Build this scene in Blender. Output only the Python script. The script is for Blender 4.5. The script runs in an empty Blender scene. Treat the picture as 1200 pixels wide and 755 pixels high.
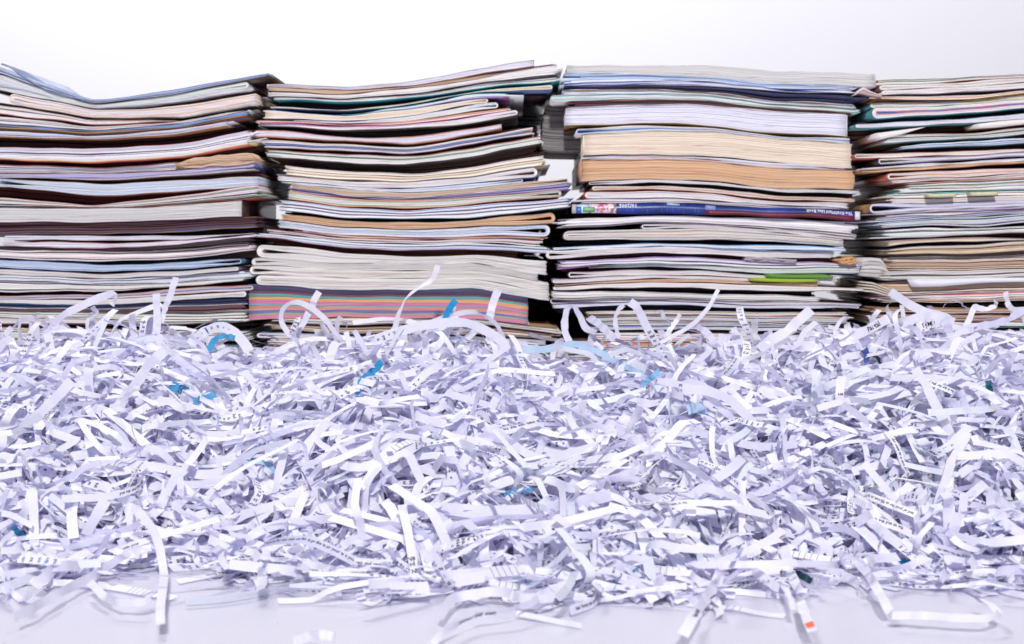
import bpy, math, random
import numpy as np
from mathutils import Vector

random.seed(11)
RNG = np.random.default_rng(11)
SC = bpy.context.scene
COL = SC.collection

# ------------------------------------------------------------------ camera
CAM_H = 0.22
DIST = 1.40                     # front of the magazine stacks
FPX = 50.0 / 36.0 * 1200.0      # focal length in photograph pixels
K = DIST / FPX                  # metres per photograph pixel at the stacks
cam_d = bpy.data.cameras.new('camera')
cam = bpy.data.objects.new('camera', cam_d)
COL.objects.link(cam)
cam.location = (0, 0, CAM_H)
cam.rotation_euler = (math.radians(90), 0, 0)
cam_d.lens = 50
cam_d.sensor_width = 36
cam_d.shift_y = -87.5 / 1200.0
cam_d.clip_start = 0.05
cam_d.clip_end = 50
cam_d.dof.use_dof = True
cam_d.dof.focus_distance = 1.17
cam_d.dof.aperture_fstop = 11
SC.camera = cam

# ------------------------------------------------------------------ world, lamps, exposure
w = bpy.data.worlds.new('World')
SC.world = w
w.use_nodes = True
w.node_tree.nodes['Background'].inputs[0].default_value = (0.55, 0.52, 1.0, 1)
w.node_tree.nodes['Background'].inputs[1].default_value = 0.15

def area(name, loc, target, size, power, col=(1, 1, 1), size_y=None):
    l = bpy.data.lights.new(name, 'AREA')
    l.size = size
    if size_y:
        l.shape = 'RECTANGLE'
        l.size_y = size_y
    l.energy = power
    l.color = col
    o = bpy.data.objects.new(name, l)
    COL.objects.link(o)
    o.location = loc
    d = Vector(target) - Vector(loc)
    o.rotation_euler = d.to_track_quat('-Z', 'Y').to_euler()
    return o

area('key_lamp', (0.04, -1.65, 1.80), (0.0, 1.30, 0.15), 0.20, 99, (1.0, 0.98, 0.955))
area('front_lamp', (1.5, -1.6, 0.9), (0, 1.3, 0.2), 1.0, 8, (0.66, 0.66, 1.0))
area('wall_lamp', (-0.8, 2.0, 2.6), (-0.30, 3.4, 0.75), 1.0, 71, (1, 1, 0.985))
area('wall_lamp_side', (1.6, 2.0, 2.4), (0.5, 3.4, 0.6), 0.9, 20, (0.97, 0.97, 1.0))

SC.view_settings.view_transform = 'Standard'
SC.view_settings.look = 'None'
SC.view_settings.exposure = 0.0
SC.view_settings.gamma = 1.0
SC.view_settings.use_curve_mapping = False
try:
    SC.cycles.max_bounces = 10
    SC.cycles.diffuse_bounces = 6
    SC.cycles.use_denoising = True
except Exception:
    pass

# ------------------------------------------------------------------ materials
def new_mat(name):
    m = bpy.data.materials.new(name)
    m.use_nodes = True
    nt = m.node_tree
    b = nt.nodes['Principled BSDF']
    return m, nt, b

def page_material():
    m, nt, b = new_mat('page_edges')
    N = nt.nodes.new
    L = nt.links.new
    at = N('ShaderNodeAttribute'); at.attribute_name = 'tint'
    tc = N('ShaderNodeTexCoord')
    mp = N('ShaderNodeMapping'); mp.inputs['Scale'].default_value = (5, 30, 1500)
    L(tc.outputs['Object'], mp.inputs['Vector'])
    n1 = N('ShaderNodeTexNoise'); n1.inputs['Scale'].default_value = 1.0; n1.inputs['Detail'].default_value = 3
    L(mp.outputs[0], n1.inputs['Vector'])
    r1 = N('ShaderNodeMapRange'); r1.inputs[1].default_value = 0.3; r1.inputs[2].default_value = 0.7
    r1.inputs[3].default_value = 0.88; r1.inputs[4].default_value = 1.10
    L(n1.outputs['Fac'], r1.inputs[0])
    mx = N('ShaderNodeMix'); mx.data_type = 'RGBA'; mx.blend_type = 'MULTIPLY'; mx.inputs[0].default_value = 1
    L(at.outputs['Color'], mx.inputs[6]); L(r1.outputs[0], mx.inputs[7])
    # ink that bleeds to the trimmed edge, in short runs
    mp2 = N('ShaderNodeMapping'); mp2.inputs['Scale'].default_value = (22, 22, 900)
    L(tc.outputs['Object'], mp2.inputs['Vector'])
    n2 = N('ShaderNodeTexNoise'); n2.inputs['Scale'].default_value = 1.0; n2.inputs['Detail'].default_value = 2
    L(mp2.outputs[0], n2.inputs['Vector'])
    r2 = N('ShaderNodeMapRange'); r2.inputs[1].default_value = 0.60; r2.inputs[2].default_value = 0.76
    r2.inputs[3].default_value = 0.0; r2.inputs[4].default_value = 0.8
    L(n2.outputs['Fac'], r2.inputs[0])
    mp3 = N('ShaderNodeMapping'); mp3.inputs['Scale'].default_value = (9, 9, 260)
    L(tc.outputs['Object'], mp3.inputs['Vector'])
    n3 = N('ShaderNodeTexNoise'); n3.inputs['Scale'].default_value = 1.0
    L(mp3.outputs[0], n3.inputs['Vector'])
    cr = N('ShaderNodeValToRGB')
    e = cr.color_ramp.elements
    e[0].position = 0.30; e[0].color = (0.25, 0.45, 0.85, 1)
    e[1].position = 0.72; e[1].color = (0.80, 0.32, 0.26, 1)
    for p, c in ((0.42, (0.42, 0.32, 0.42, 1)), (0.5, (0.52, 0.52, 0.58, 1)), (0.58, (0.70, 0.50, 0.34, 1)), (0.65, (0.80, 0.36, 0.60, 1))):
        q = e.new(p); q.color = c
    L(n3.outputs['Fac'], cr.inputs[0])
    mx2 = N('ShaderNodeMix'); mx2.data_type = 'RGBA'; mx2.blend_type = 'MULTIPLY'
    L(r2.outputs[0], mx2.inputs[0]); L(mx.outputs[2], mx2.inputs[6]); L(cr.outputs[0], mx2.inputs[7])
    L(mx2.outputs[2], b.inputs['Base Color'])
    b.inputs['Roughness'].default_value = 0.62
    b.inputs['Specular IOR Level'].default_value = 0.3
    bp = N('ShaderNodeBump'); bp.inputs['Strength'].default_value = 0.5; bp.inputs['Distance'].default_value = 0.0004
    L(n1.outputs['Fac'], bp.inputs['Height']); L(bp.outputs[0], b.inputs['Normal'])
    return m

def cover_material():
    m, nt, b = new_mat('glossy_cover')
    N = nt.nodes.new
    L = nt.links.new
    at = N('ShaderNodeAttribute'); at.attribute_name = 'tint'
    tc = N('ShaderNodeTexCoord')
    n1 = N('ShaderNodeTexNoise'); n1.inputs['Scale'].default_value = 28; n1.inputs['Detail'].default_value = 4
    L(tc.outputs['Object'], n1.inputs['Vector'])
    r1 = N('ShaderNodeMapRange'); r1.inputs[1].default_value = 0.35; r1.inputs[2].default_value = 0.65
    r1.inputs[3].default_value = 0.6; r1.inputs[4].default_value = 1.25
    L(n1.outputs['Fac'], r1.inputs[0])
    mx = N('ShaderNodeMix'); mx.data_type = 'RGBA'; mx.blend_type = 'MULTIPLY'; mx.inputs[0].default_value = 1
    L(at.outputs['Color'], mx.inputs[6]); L(r1.outputs[0], mx.inputs[7])
    L(mx.outputs[2], b.inputs['Base Color'])
    b.inputs['Roughness'].default_value = 0.32
    return m

def strip_material():
    m = bpy.data.materials.new('shredded_office_paper')
    m.use_nodes = True
    nt = m.node_tree
    nt.nodes.clear()
    N = nt.nodes.new
    L = nt.links.new
    at = N('ShaderNodeAttribute'); at.attribute_name = 'tint'
    tc = N('ShaderNodeTexCoord')
    n1 = N('ShaderNodeTexNoise'); n1.inputs['Scale'].default_value = 160; n1.inputs['Detail'].default_value = 4
    L(tc.outputs['Object'], n1.inputs['Vector'])
    r1 = N('ShaderNodeMapRange'); r1.inputs[3].default_value = 0.93; r1.inputs[4].default_value = 1.03
    L(n1.outputs['Fac'], r1.inputs[0])
    mx = N('ShaderNodeMix'); mx.data_type = 'RGBA'; mx.blend_type = 'MULTIPLY'; mx.inputs[0].default_value = 1
    L(at.outputs['Color'], mx.inputs[6]); L(r1.outputs[0], mx.inputs[7])
    b = N('ShaderNodeBsdfPrincipled')
    L(mx.outputs[2], b.inputs['Base Color'])
    b.inputs['Roughness'].default_value = 0.55
    b.inputs['Specular IOR Level'].default_value = 0.35
    t = N('ShaderNodeBsdfTranslucent')
    vt = N('ShaderNodeMix'); vt.data_type = 'RGBA'; vt.blend_type = 'MULTIPLY'; vt.inputs[0].default_value = 1
    vt.inputs[7].default_value = (.76, .745, 1.0, 1)
    L(mx.outputs[2], vt.inputs[6]); L(vt.outputs[2], t.inputs['Color'])
    ms = N('ShaderNodeMixShader'); ms.inputs[0].default_value = 0.26
    bp = N('ShaderNodeBump'); bp.inputs['Strength'].default_value = 0.25; bp.inputs['Distance'].default_value = 0.0003
    L(n1.outputs['Fac'], bp.inputs['Height']); L(bp.outputs[0], b.inputs['Normal'])
    L(b.outputs[0], ms.inputs[1]); L(t.outputs[0], ms.inputs[2])
    o = N('ShaderNodeOutputMaterial')
    L(ms.outputs[0], o.inputs[0])
    return m

def plain(name, col, rough=0.6, spec=0.4):
    m, nt, b = new_mat(name)
    b.inputs['Base Color'].default_value = (*col, 1)
    b.inputs['Roughness'].default_value = rough
    b.inputs['Specular IOR Level'].default_value = spec
    return m

M_PAGE = page_material()
M_COVER = cover_material()
M_STRIP = strip_material()
M_INK = plain('printed_ink', (0.015, 0.015, 0.035), 0.6)
M_INKB = plain('blue_printed_ink', (0.05, 0.12, 0.45), 0.6)
M_WHITEINK = plain('white_lettering_ink', (0.8, 0.8, 0.82), 0.5)

def table_material():
    m, nt, b = new_mat('white_laminate')
    N = nt.nodes.new
    L = nt.links.new
    tc = N('ShaderNodeTexCoord')
    n1 = N('ShaderNodeTexNoise'); n1.inputs['Scale'].default_value = 5; n1.inputs['Detail'].default_value = 6
    L(tc.outputs['Object'], n1.inputs['Vector'])
    r = N('ShaderNodeValToRGB')
    r.color_ramp.elements[0].position = 0.3; r.color_ramp.elements[0].color = (0.585, 0.578, 0.655, 1)
    r.color_ramp.elements[1].position = 0.7; r.color_ramp.elements[1].color = (0.63, 0.622, 0.695, 1)
    L(n1.outputs['Fac'], r.inputs[0])
    # tiny specks of dust
    n2 = N('ShaderNodeTexVoronoi'); n2.inputs['Scale'].default_value = 42
    L(tc.outputs['Object'], n2.inputs['Vector'])
    m2 = N('ShaderNodeMapRange'); m2.inputs[1].default_value = 0.025; m2.inputs[2].default_value = 0.04
    m2.inputs[3].default_value = 0.55; m2.inputs[4].default_value = 1.0
    L(n2.outputs['Distance'], m2.inputs[0])
    mx = N('ShaderNodeMix'); mx.data_type = 'RGBA'; mx.blend_type = 'MULTIPLY'; mx.inputs[0].default_value = 1
    L(r.outputs[0], mx.inputs[6]); L(m2.outputs[0], mx.inputs[7])
    L(mx.outputs[2], b.inputs['Base Color'])
    n3 = N('ShaderNodeTexNoise'); n3.inputs['Scale'].default_value = 14; n3.inputs['Detail'].default_value = 5
    L(tc.outputs['Object'], n3.inputs['Vector'])
    m3 = N('ShaderNodeMapRange'); m3.inputs[3].default_value = 0.24; m3.inputs[4].default_value = 0.42
    L(n3.outputs['Fac'], m3.inputs[0]); L(m3.outputs[0], b.inputs['Roughness'])
    return m

# ------------------------------------------------------------------ mesh helpers
def link_mesh(name, V, F, mats, parent=None, tint=None, smooth=False, matidx=None, loc=None):
    """V (n,3), F (m,4) or list, tint (n,3) per vertex."""
    me = bpy.data.meshes.new(name)
    V = np.asarray(V, dtype=np.float32)
    if isinstance(F, np.ndarray):
        me.vertices.add(len(V)); me.vertices.foreach_set('co', V.ravel())
        k = F.shape[1]
        me.loops.add(F.size); me.loops.foreach_set('vertex_index', F.astype(np.int32).ravel())
        me.polygons.add(len(F))
        me.polygons.foreach_set('loop_start', np.arange(0, F.size, k, dtype=np.int32))
        me.polygons.foreach_set('loop_total', np.full(len(F), k, dtype=np.int32))
        me.update(calc_edges=True)
    else:
        me.from_pydata(V.tolist(), [], F)
    if tint is not None:
        a = me.color_attributes.new('tint', 'FLOAT_COLOR', 'POINT')
        c = np.ones((len(V), 4), dtype=np.float32); c[:, :3] = tint
        a.data.foreach_set('color', c.ravel())
    for m in (mats if isinstance(mats, (list, tuple)) else [mats]):
        me.materials.append(m)
    if matidx is not None:
        me.polygons.foreach_set('material_index', np.asarray(matidx, dtype=np.int32))
    if smooth:
        me.polygons.foreach_set('use_smooth', np.ones(len(me.polygons), dtype=bool))
    o = bpy.data.objects.new(name, me)
    COL.objects.link(o)
    if parent is not None:
        o.parent = parent
    return o

def box(name, x0, x1, y0, y1, z0, z1, mat, parent=None, kind=None):
    V = [(x0, y0, z0), (x1, y0, z0), (x1, y1, z0), (x0, y1, z0), (x0, y0, z1), (x1, y0, z1), (x1, y1, z1), (x0, y1, z1)]
    F = [(0, 3, 2, 1), (4, 5, 6, 7), (0, 1, 5, 4), (1, 2, 6, 5), (2, 3, 7, 6), (3, 0, 4, 7)]
    o = link_mesh(name, V, F, mat, parent)
    if kind:
        o['kind'] = kind
    return o

def wx(px): return (px - 600.0) * K
def wz(py): return (290.0 - py) * K + CAM_H

# ------------------------------------------------------------------ letter shapes
class Glyphs:
    def __init__(self): self.cache = {}
    def get(self, s):
        if s in self.cache: return self.cache[s]
        cu = bpy.data.curves.new('lettering', 'FONT'); cu.body = s; cu.size = 1.0; cu.resolution_u = 1; cu.offset = .022
        cu.fill_mode = 'FRONT'
        ob = bpy.data.objects.new('lettering', cu); COL.objects.link(ob)
        dg = bpy.context.evaluated_depsgraph_get(); dg.update()
        me = bpy.data.meshes.new_from_object(ob.evaluated_get(dg))
        me.calc_loop_triangles()
        v = np.array([q.co[:2] for q in me.vertices]) if len(me.vertices) else np.zeros((0, 2))
        f = np.array([list(t.vertices) for t in me.loop_triangles]) if len(me.loop_triangles) else np.zeros((0, 3), int)
        bpy.data.objects.remove(ob); bpy.data.curves.remove(cu); bpy.data.meshes.remove(me)
        self.cache[s] = (v, f)
        return v, f
GL = Glyphs()
WORDS = ['form', 'for', 'the', 'use', 'your', 'own', 'ts', 'to', 'in', 'of', 'and', 'tax', 'es', 'al', 'NI', 'us', 'ne', 'on', 'pr', 'so', 'n', 'ti']
LETTERS = list('aeiorsntlucdmp018NI')

SCRAPS = WORDS + [''.join(LETTERS[RNG.integers(len(LETTERS))] for _ in range(int(RNG.integers(1, 4)))) for _ in range(60)]
for _w in SCRAPS + ['Partial', 'DOMU', 'and use your own', 'taxpayer form', 'stationery', '10/2005', 'The KraftMaid Idea Book']:
    GL.get(_w)

# ------------------------------------------------------------------ setting
box('table', -1.7, 1.7, -0.6, 2.15, -0.03, 0.0, table_material(), kind='structure')
mw, ntw, bw_ = new_mat('white_wall_paint')
bw_.inputs['Base Color'].default_value = (0.82, 0.82, 0.825, 1)
bw_.inputs['Roughness'].default_value = 0.9
tcw = ntw.nodes.new('ShaderNodeTexCoord')
nw = ntw.nodes.new('ShaderNodeTexNoise'); nw.inputs['Scale'].default_value = 120
bpw = ntw.nodes.new('ShaderNodeBump'); bpw.inputs['Strength'].default_value = 0.08; bpw.inputs['Distance'].default_value = 0.001
ntw.links.new(tcw.outputs['Object'], nw.inputs['Vector']); ntw.links.new(nw.outputs['Fac'], bpw.inputs['Height'])
ntw.links.new(bpw.outputs[0], bw_.inputs['Normal'])
box('wall', -3.5, 3.5, 3.4, 3.5, -0.9, 3.6, mw, kind='structure')

# ------------------------------------------------------------------ magazines
PAL = {
 'W':  [(.88, .85, .83), (.84, .80, .78), (.88, .86, .82), (.78, .76, .77)],
 'LV': [(.80, .79, .87), (.85, .83, .87), (.68, .69, .82), (.76, .75, .84)],
 'PK': [(.86, .76, .75), (.84, .79, .78), (.78, .68, .68), (.87, .82, .81)],
 'GW': [(.80, .84, .79), (.74, .79, .75), (.84, .86, .83), (.70, .75, .74)],
 'CR': [(.85, .73, .58), (.84, .74, .60), (.88, .82, .73), (.80, .72, .60)],
 'CW': [(.88, .84, .78), (.85, .82, .78), (.88, .86, .82), (.78, .75, .70)],
 'TN': [(.74, .48, .29), (.78, .57, .39), (.66, .46, .31), (.80, .62, .46)],
 'TB': [(.60, .44, .31), (.72, .56, .42), (.52, .38, .28), (.76, .66, .54)],
 'GY': [(.68, .67, .65), (.74, .72, .69), (.62, .60, .60), (.78, .76, .73)],
 'BW': [(.78, .82, .88), (.45, .60, .84), (.84, .86, .88), (.66, .74, .86)],
 'BL': [(.20, .38, .74), (.55, .62, .80), (.30, .40, .62), (.70, .72, .84)],
 'DK': [(.03, .02, .024), (.05, .032, .03), (.025, .02, .022), (.04, .028, .03)],
 'BR': [(.09, .045, .028), (.14, .07, .04), (.06, .035, .025), (.08, .045, .035)],
 'MR': [(.16, .07, .085), (.20, .10, .11), (.11, .05, .06), (.14, .08, .09)],
 'NV': [(.035, .04, .10), (.05, .05, .12), (.03, .03, .07), (.06, .055, .10)],
 'GR': [(.05, .06, .05), (.08, .08, .06), (.10, .09, .07), (.06, .05, .05)],
 'PU': [(.42, .38, .62), (.52, .48, .70), (.70, .68, .80), (.36, .32, .55)],
 'GN': [(.22, .36, .08), (.36, .50, .05), (.16, .28, .08), (.30, .44, .07)],
}
ACCENT = [(.06, .22, .66), (.03, .42, .44), (.75, .08, .34), (.72, .08, .05), (.80, .36, .08), (.12, .30, .14), (.30, .16, .42), (.75, .60, .15)]
COVERS = [(.04, .035, .04), (.14, .07, .06), (.10, .16, .34), (.80, .80, .80), (.45, .12, .10), (.10, .26, .30), (.35, .20, .10), (.70, .68, .66), (.72, .70, .78), (.20, .14, .20), (.8, .78, .74)]

class Sheets:
    def __init__(self): self.V = []; self.F = []; self.T = []; self.n = 0
    def add(self, outer, inner, yf, depth, col):
        """outer, inner: (m,2) x-z polylines in world metres; yf (m,) front y."""
        m = len(outer)
        yb = yf + depth
        V = np.empty((m, 4, 3))
        V[:, 0, 0] = outer[:, 0]; V[:, 0, 1] = yf; V[:, 0, 2] = outer[:, 1]
        V[:, 1, 0] = inner[:, 0]; V[:, 1, 1] = yf; V[:, 1, 2] = inner[:, 1]
        V[:, 2, 0] = inner[:, 0]; V[:, 2, 1] = yb; V[:, 2, 2] = inner[:, 1]
        V[:, 3, 0] = outer[:, 0]; V[:, 3, 1] = yb; V[:, 3, 2] = outer[:, 1]
        b = self.n + 4 * np.arange(m - 1)[:, None]
        for a, c in ((0, 1), (1, 2), (2, 3), (3, 0)):
            self.F.append(np.hstack([b + a, b + c, b + c + 4, b + a + 4]))
        self.F.append(np.array([[self.n, self.n + 3, self.n + 2, self.n + 1]]))
        e = self.n + 4 * (m - 1)
        self.F.append(np.array([[e, e + 1, e + 2, e + 3]]))
        self.V.append(V.reshape(-1, 3))
        self.T.append(np.tile(np.asarray(col, dtype=float), (4 * m, 1)))
        self.n += 4 * m
    def build(self, name, mat, parent, smooth=False):
        o = link_mesh(name, np.vstack(self.V), np.vstack(self.F), mat, parent, np.vstack(self.T), smooth)
        return o

_WV = [(RNG.uniform(18, 60), RNG.uniform(0, 6.28)) for _ in range(5)]
def wave(xs):
    return .42 * sum(np.sin(xs / f + p) for f, p in _WV) * .6 + .48 * np.sin(xs / RNG.uniform(14, 30) + RNG.uniform(0, 6.28)) + .30 * np.sin(xs / RNG.uniform(7, 13) + RNG.uniform(0, 6.28))

def curve_fn(nodes, vals):
    nodes = np.asarray(nodes, float); vals = np.asarray(vals, float)
    xs = np.linspace(nodes[0] - 60, nodes[-1] + 60, 241)
    # Catmull-Rom style: linear interpolation smoothed twice
    y = np.interp(xs, nodes, vals)
    lo = vals[0] + (vals[1] - vals[0]) / (nodes[1] - nodes[0]) * (xs - nodes[0]) * 0.7
    hi = vals[-1] + (vals[-1] - vals[-2]) / (nodes[-1] - nodes[-2]) * (xs - nodes[-1]) * 0.9
    y = np.where(xs < nodes[0], lo, y); y = np.where(xs > nodes[-1], hi, y)
    k = np.hanning(27); k /= k.sum()
    yp = np.pad(y, 13, mode='edge')
    ys = np.convolve(yp, k, mode='valid')
    ys = ys + wave(xs)
    return lambda x: np.interp(x, xs, ys)

def wig(n, x):
    """smooth random function of x (px), unit amplitude"""
    r = np.zeros_like(x)
    for f, a in ((90, .6), (37, .35), (15, .22)):
        r += a * np.sin(x / f + RNG.uniform(0, 6.28))
    return r

ORD = ['first', 'second', 'third', 'fourth', 'fifth', 'sixth', 'seventh', 'eighth', 'ninth', 'tenth', 'eleventh', 'twelfth', 'thirteenth',
       'fourteenth', 'fifteenth', 'sixteenth', 'seventeenth', 'eighteenth', 'nineteenth', 'twentieth', 'twenty-first', 'twenty-second',
       'twenty-third', 'twenty-fourth', 'twenty-fifth', 'twenty-sixth', 'twenty-seventh', 'twenty-eighth', 'twenty-ninth', 'thirtieth',
       'thirty-first', 'thirty-second', 'thirty-third', 'thirty-fourth', 'thirty-fifth', 'thirty-sixth', 'thirty-seventh', 'thirty-eighth',
       'thirty-ninth', 'fortieth', 'forty-first', 'forty-second', 'forty-third', 'forty-fourth', 'forty-fifth', 'forty-sixth', 'forty-seventh',
       'forty-eighth', 'forty-ninth'] + ['fiftieth'] + ['fifty-' + q for q in ('first', 'second', 'third', 'fourth', 'fifth', 'sixth', 'seventh', 'eighth', 'ninth')] + \
      ['sixtieth'] + ['sixty-' + q for q in ('first', 'second', 'third', 'fourth', 'fifth', 'sixth', 'seventh', 'eighth', 'ninth')]

RAINBOW = [(.07, .07, .15), (.06, .06, .13), (.05, .05, .12), (.20, .07, .10), (.10, .45, .45), (.78, .48, .18), (.80, .50, .20), (.72, .24, .46), (.76, .28, .50),
           (.20, .50, .52), (.78, .36, .26), (.80, .42, .30), (.25, .26, .58), (.34, .55, .30), (.72, .28, .48), (.78, .35, .45)]

def build_item(stack, idx, top, bot, xl, xr, pal, opts, desc, where):
    kindname = 'magazine'
    if 'book' in opts: kindname = 'book'
    if 'pad' in opts: kindname = 'notepad'
    dark = pal in ('DK', 'BR', 'MR', 'NV', 'GR') and 'lit' not in opts
    root = bpy.data.objects.new(kindname, None)
    COL.objects.link(root)
    root.empty_display_size = 0.01
    xc = (xl + xr) / 2
    recess = RNG.uniform(0.020, 0.034) if dark else abs(RNG.normal(0.0, 0.0025))
    if 'out' in opts: recess = -0.006
    slope = RNG.normal(0, 0.014) if not dark else RNG.normal(0, 0.01)
    if 'book' in opts or 'pad' in opts: slope *= 0.3
    depth = 0.205 - max(recess, 0) * 0.4 + RNG.uniform(-0.008, 0.004)
    xm = float(xc)
    zt, zb = top(np.array([xm]))[0], bot(np.array([xm]))[0]
    org = np.array([wx(xm), DIST + recess, wz((zt + zb) / 2)])
    root.location = org
    root['label'] = where(desc, idx)
    root['category'] = {'magazine': 'magazine', 'book': 'book', 'notepad': 'notepad'}[kindname]
    root['group'] = 'printed matter piled in four stacks'
    fold = 'L' if 'foldL' in opts else ('R' if 'foldR' in opts else None)
    tm = float(np.mean(bot(np.linspace(xl, xr, 7)) - top(np.linspace(xl, xr, 7))))
    ns = int(max(12, (xr - xl) / 11))
    pages = Sheets()
    cov = [Sheets(), Sheets()]
    cc = COVERS[RNG.integers(len(COVERS))]
    ccb = COVERS[RNG.integers(len(COVERS))]
    if dark: cc = ccb = PAL[pal][0]
    for o in opts:
        if o.startswith('ct'): cc = tuple(float(v) for v in o[2:].split('/'))
        if o.startswith('cb'): ccb = tuple(float(v) for v in o[2:].split('/'))
    P = PAL[pal] if pal != 'RB' else None
    runcol = [None, 0]
    def pick(a):
        if pal == 'RB': return np.array(RAINBOW[min(int(a * len(RAINBOW)), len(RAINBOW) - 1)]) * np.array([.95, .86, .86]) + np.array([.05, .03, .04])
        if runcol[1] <= 0:
            if RNG.random() < (0.11 if 'book' not in opts else 0.0) and not dark:
                c = np.array(ACCENT[RNG.integers(len(ACCENT))]) * 0.8 + np.array(P[0]) * 0.2
                runcol[0] = c; runcol[1] = 1
            else:
                runcol[0] = np.array(P[RNG.integers(len(P))] if 'book' not in opts else P[0]); runcol[1] = int(RNG.integers(1, 4))
        runcol[1] -= 1
        v = RNG.normal(1.0, 0.045 if 'book' not in opts else 0.03)
        return np.clip(runcol[0] * v, 0.01, 0.92)
    def yfront(xpx, jit, amp=0.0005):
        return slope * (xpx - xc) * K + jit + amp * wig(0, xpx)
    def put(S, o2, i2, yf, col):
        o2 = o2 - np.array([org[0], org[2]]); i2 = i2 - np.array([org[0], org[2]])
        S.add(o2, i2, yf, depth, col)
    cth = min(0.5, 0.09 * tm + 0.18)                      # cover thickness, px
    if fold is None:
        x_cov = np.linspace(xl, xr, ns)
        for s_i, (S, c) in enumerate(((cov[0], cc), (cov[1], ccb))):
            xa = np.linspace(xl + RNG.uniform(-1.5, .8), xr + RNG.uniform(-.8, 1.5), ns)
            T, B = top(xa), bot(xa)
            if s_i == 0: a, b_ = T, np.minimum(T + cth, B - .1)
            else: a, b_ = np.maximum(B - cth, T + .1), B
            yf = yfront(xa, RNG.uniform(-.0012, .0004))
            put(S, np.column_stack([wx(xa), wz(a)]), np.column_stack([wx(xa), wz(b_)]), yf, c)
        n = max(2, int(round(tm / (1.15 if 'book' not in opts else 1.6))))
        if pal == 'RB': n = 34
        bl_edge = np.array([RNG.uniform(.7, 1.3) for _ in range(n)]); bl = np.concatenate([[0], np.cumsum(bl_edge)]); bl /= bl[-1]
        if pal == 'RB': bl = np.linspace(0, 1, n + 1)
        bulge = RNG.uniform(-2.5, 2.5) if 'book' in opts else 0
        wa = [wig(0, np.linspace(xl, xr, ns)) * 0.34 / n if 0 < i < n else 0 for i in range(n + 1)]
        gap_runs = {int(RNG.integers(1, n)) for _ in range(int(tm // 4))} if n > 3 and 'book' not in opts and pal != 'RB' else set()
        for i in range(n):
            a0 = bl[i]; a1 = bl[i + 1]
            j = (1.8 if RNG.random() < .75 else 8.0) if 'book' not in opts else 0.3
            if pal == 'RB': j = 0.3
            f = (a0 + a1) / 2
            bx = bulge * (1 - (2 * f - 1) ** 2)
            xa = np.linspace(xl + .5 + RNG.normal(0, j) + bx, xr - .5 + RNG.normal(0, j) + bx, ns)
            T, B = top(xa) + cth + .03, bot(xa) - cth - .03
            H = np.maximum(B - T, 0.06)
            a = T + H * np.clip(a0 + wa[i], 0, 1); b_ = T + H * np.clip(a1 + wa[i + 1] - .02 / n, 0, 1)
            b_ = np.maximum(b_, a + 0.02)
            jit = RNG.normal(0, .0006)
            col = pick(f)
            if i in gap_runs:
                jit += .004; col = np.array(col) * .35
            if 'book' in opts or pal == 'RB': jit *= .5
            put(pages, np.column_stack([wx(xa), wz(a)]), np.column_stack([wx(xa), wz(b_)]), yfront(xa, jit, .0003), col)
    else:
        xf, xo = (xl, xr) if fold == 'L' else (xr, xl)
        sg = 1 if fold == 'L' else -1                     # direction from the fold to the open side
        tend = max(float(bot(np.array([xf + sg * 8]))[0] - top(np.array([xf + sg * 8]))[0]), 1.2)
        n = max(2, int(round(tm / 1.5)))
        hollow = RNG.uniform(.30, .60) if 'eye' in opts or RNG.random() < .4 else 0.06
        elen = RNG.uniform(14, 30)
        xc0 = xf + sg * tend / 2
        def path(fr, ox):
            """fr fraction of the half thickness for sheet boundary"""
            xa = np.linspace(xo + ox, xc0, ns)
            def eff(xx):
                f0 = hollow * np.exp(-((xx - xc0) / elen) ** 2)
                return f0 + (1 - f0) * fr
            T, B = top(xa), bot(xa)
            C = (T + B) / 2; Hh = np.maximum((B - T) / 2, .3)
            up = np.column_stack([xa, C - Hh * eff(xa)]); dn = np.column_stack([xa, C + Hh * eff(xa)])
            cz = C[-1]; r = (Hh[-1] * eff(np.array([xc0]))[0])
            th = np.linspace(0, math.pi, 9)[1:-1]
            arc = np.column_stack([xc0 - sg * r * np.sin(th) * (tend / 2 / Hh[-1]), cz - r * np.cos(th)])
            return np.vstack([up, arc, dn[::-1]])
        fr = np.linspace(1, 0.02, n + 2)
        for i in range(n + 1):
            ox = RNG.normal(0, .9) if i else RNG.uniform(-1.2, 1.2)
            po = path(fr[i], ox); pi_ = path(fr[i + 1] + .012, ox)
            o2 = np.column_stack([wx(po[:, 0]), wz(po[:, 1])]); i2 = np.column_stack([wx(pi_[:, 0]), wz(pi_[:, 1])])
            yf = yfront(po[:, 0], RNG.normal(0, .00035))
            if i == 0:
                pm = path(1 - min(.22, cth / max(tm / 2, .6)), ox)
                m2 = np.column_stack([wx(pm[:, 0]), wz(pm[:, 1])])
                put(cov[0], o2, m2, yf, cc)
                put(pages, m2, i2, yf, pick(.5))
            else:
                put(pages, o2, i2, yf, pick(.5))
    pg = pages.build('page_block', M_PAGE, root)
    pg['kind'] = 'stuff'
    for c in cov:
        if c.n:
            c.build('cover', M_COVER, root)
    if 'book' in opts:                                    # glued spine joins the two covers on the far side
        S = Sheets()
        side = xl if 'spineL' in opts else xr
        xa = np.array([side - .6, side + .6])
        T, B = top(xa), bot(xa)
        put(S, np.column_stack([wx(xa), wz(T + cth + .05)]), np.column_stack([wx(xa), wz(B - cth - .05)]), yfront(xa, -.0008), cc)
        S.build('spine', M_COVER, root)
    return root, org

def where_fn(stack_phrase):
    def f(desc, idx):
        return f"{desc}, {ORD[idx]} down in {stack_phrase}"
    return f

def parse(table):
    rows = []
    for ln in table.strip().splitlines():
        ln = ln.strip()
        if not ln: continue
        p = [q.strip() for q in ln.split(';')]
        rows.append((p[0], float(p[1]), float(p[2]), [float(v) for v in p[3].split()], p[4].split(), p[5]))
    return rows

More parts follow.
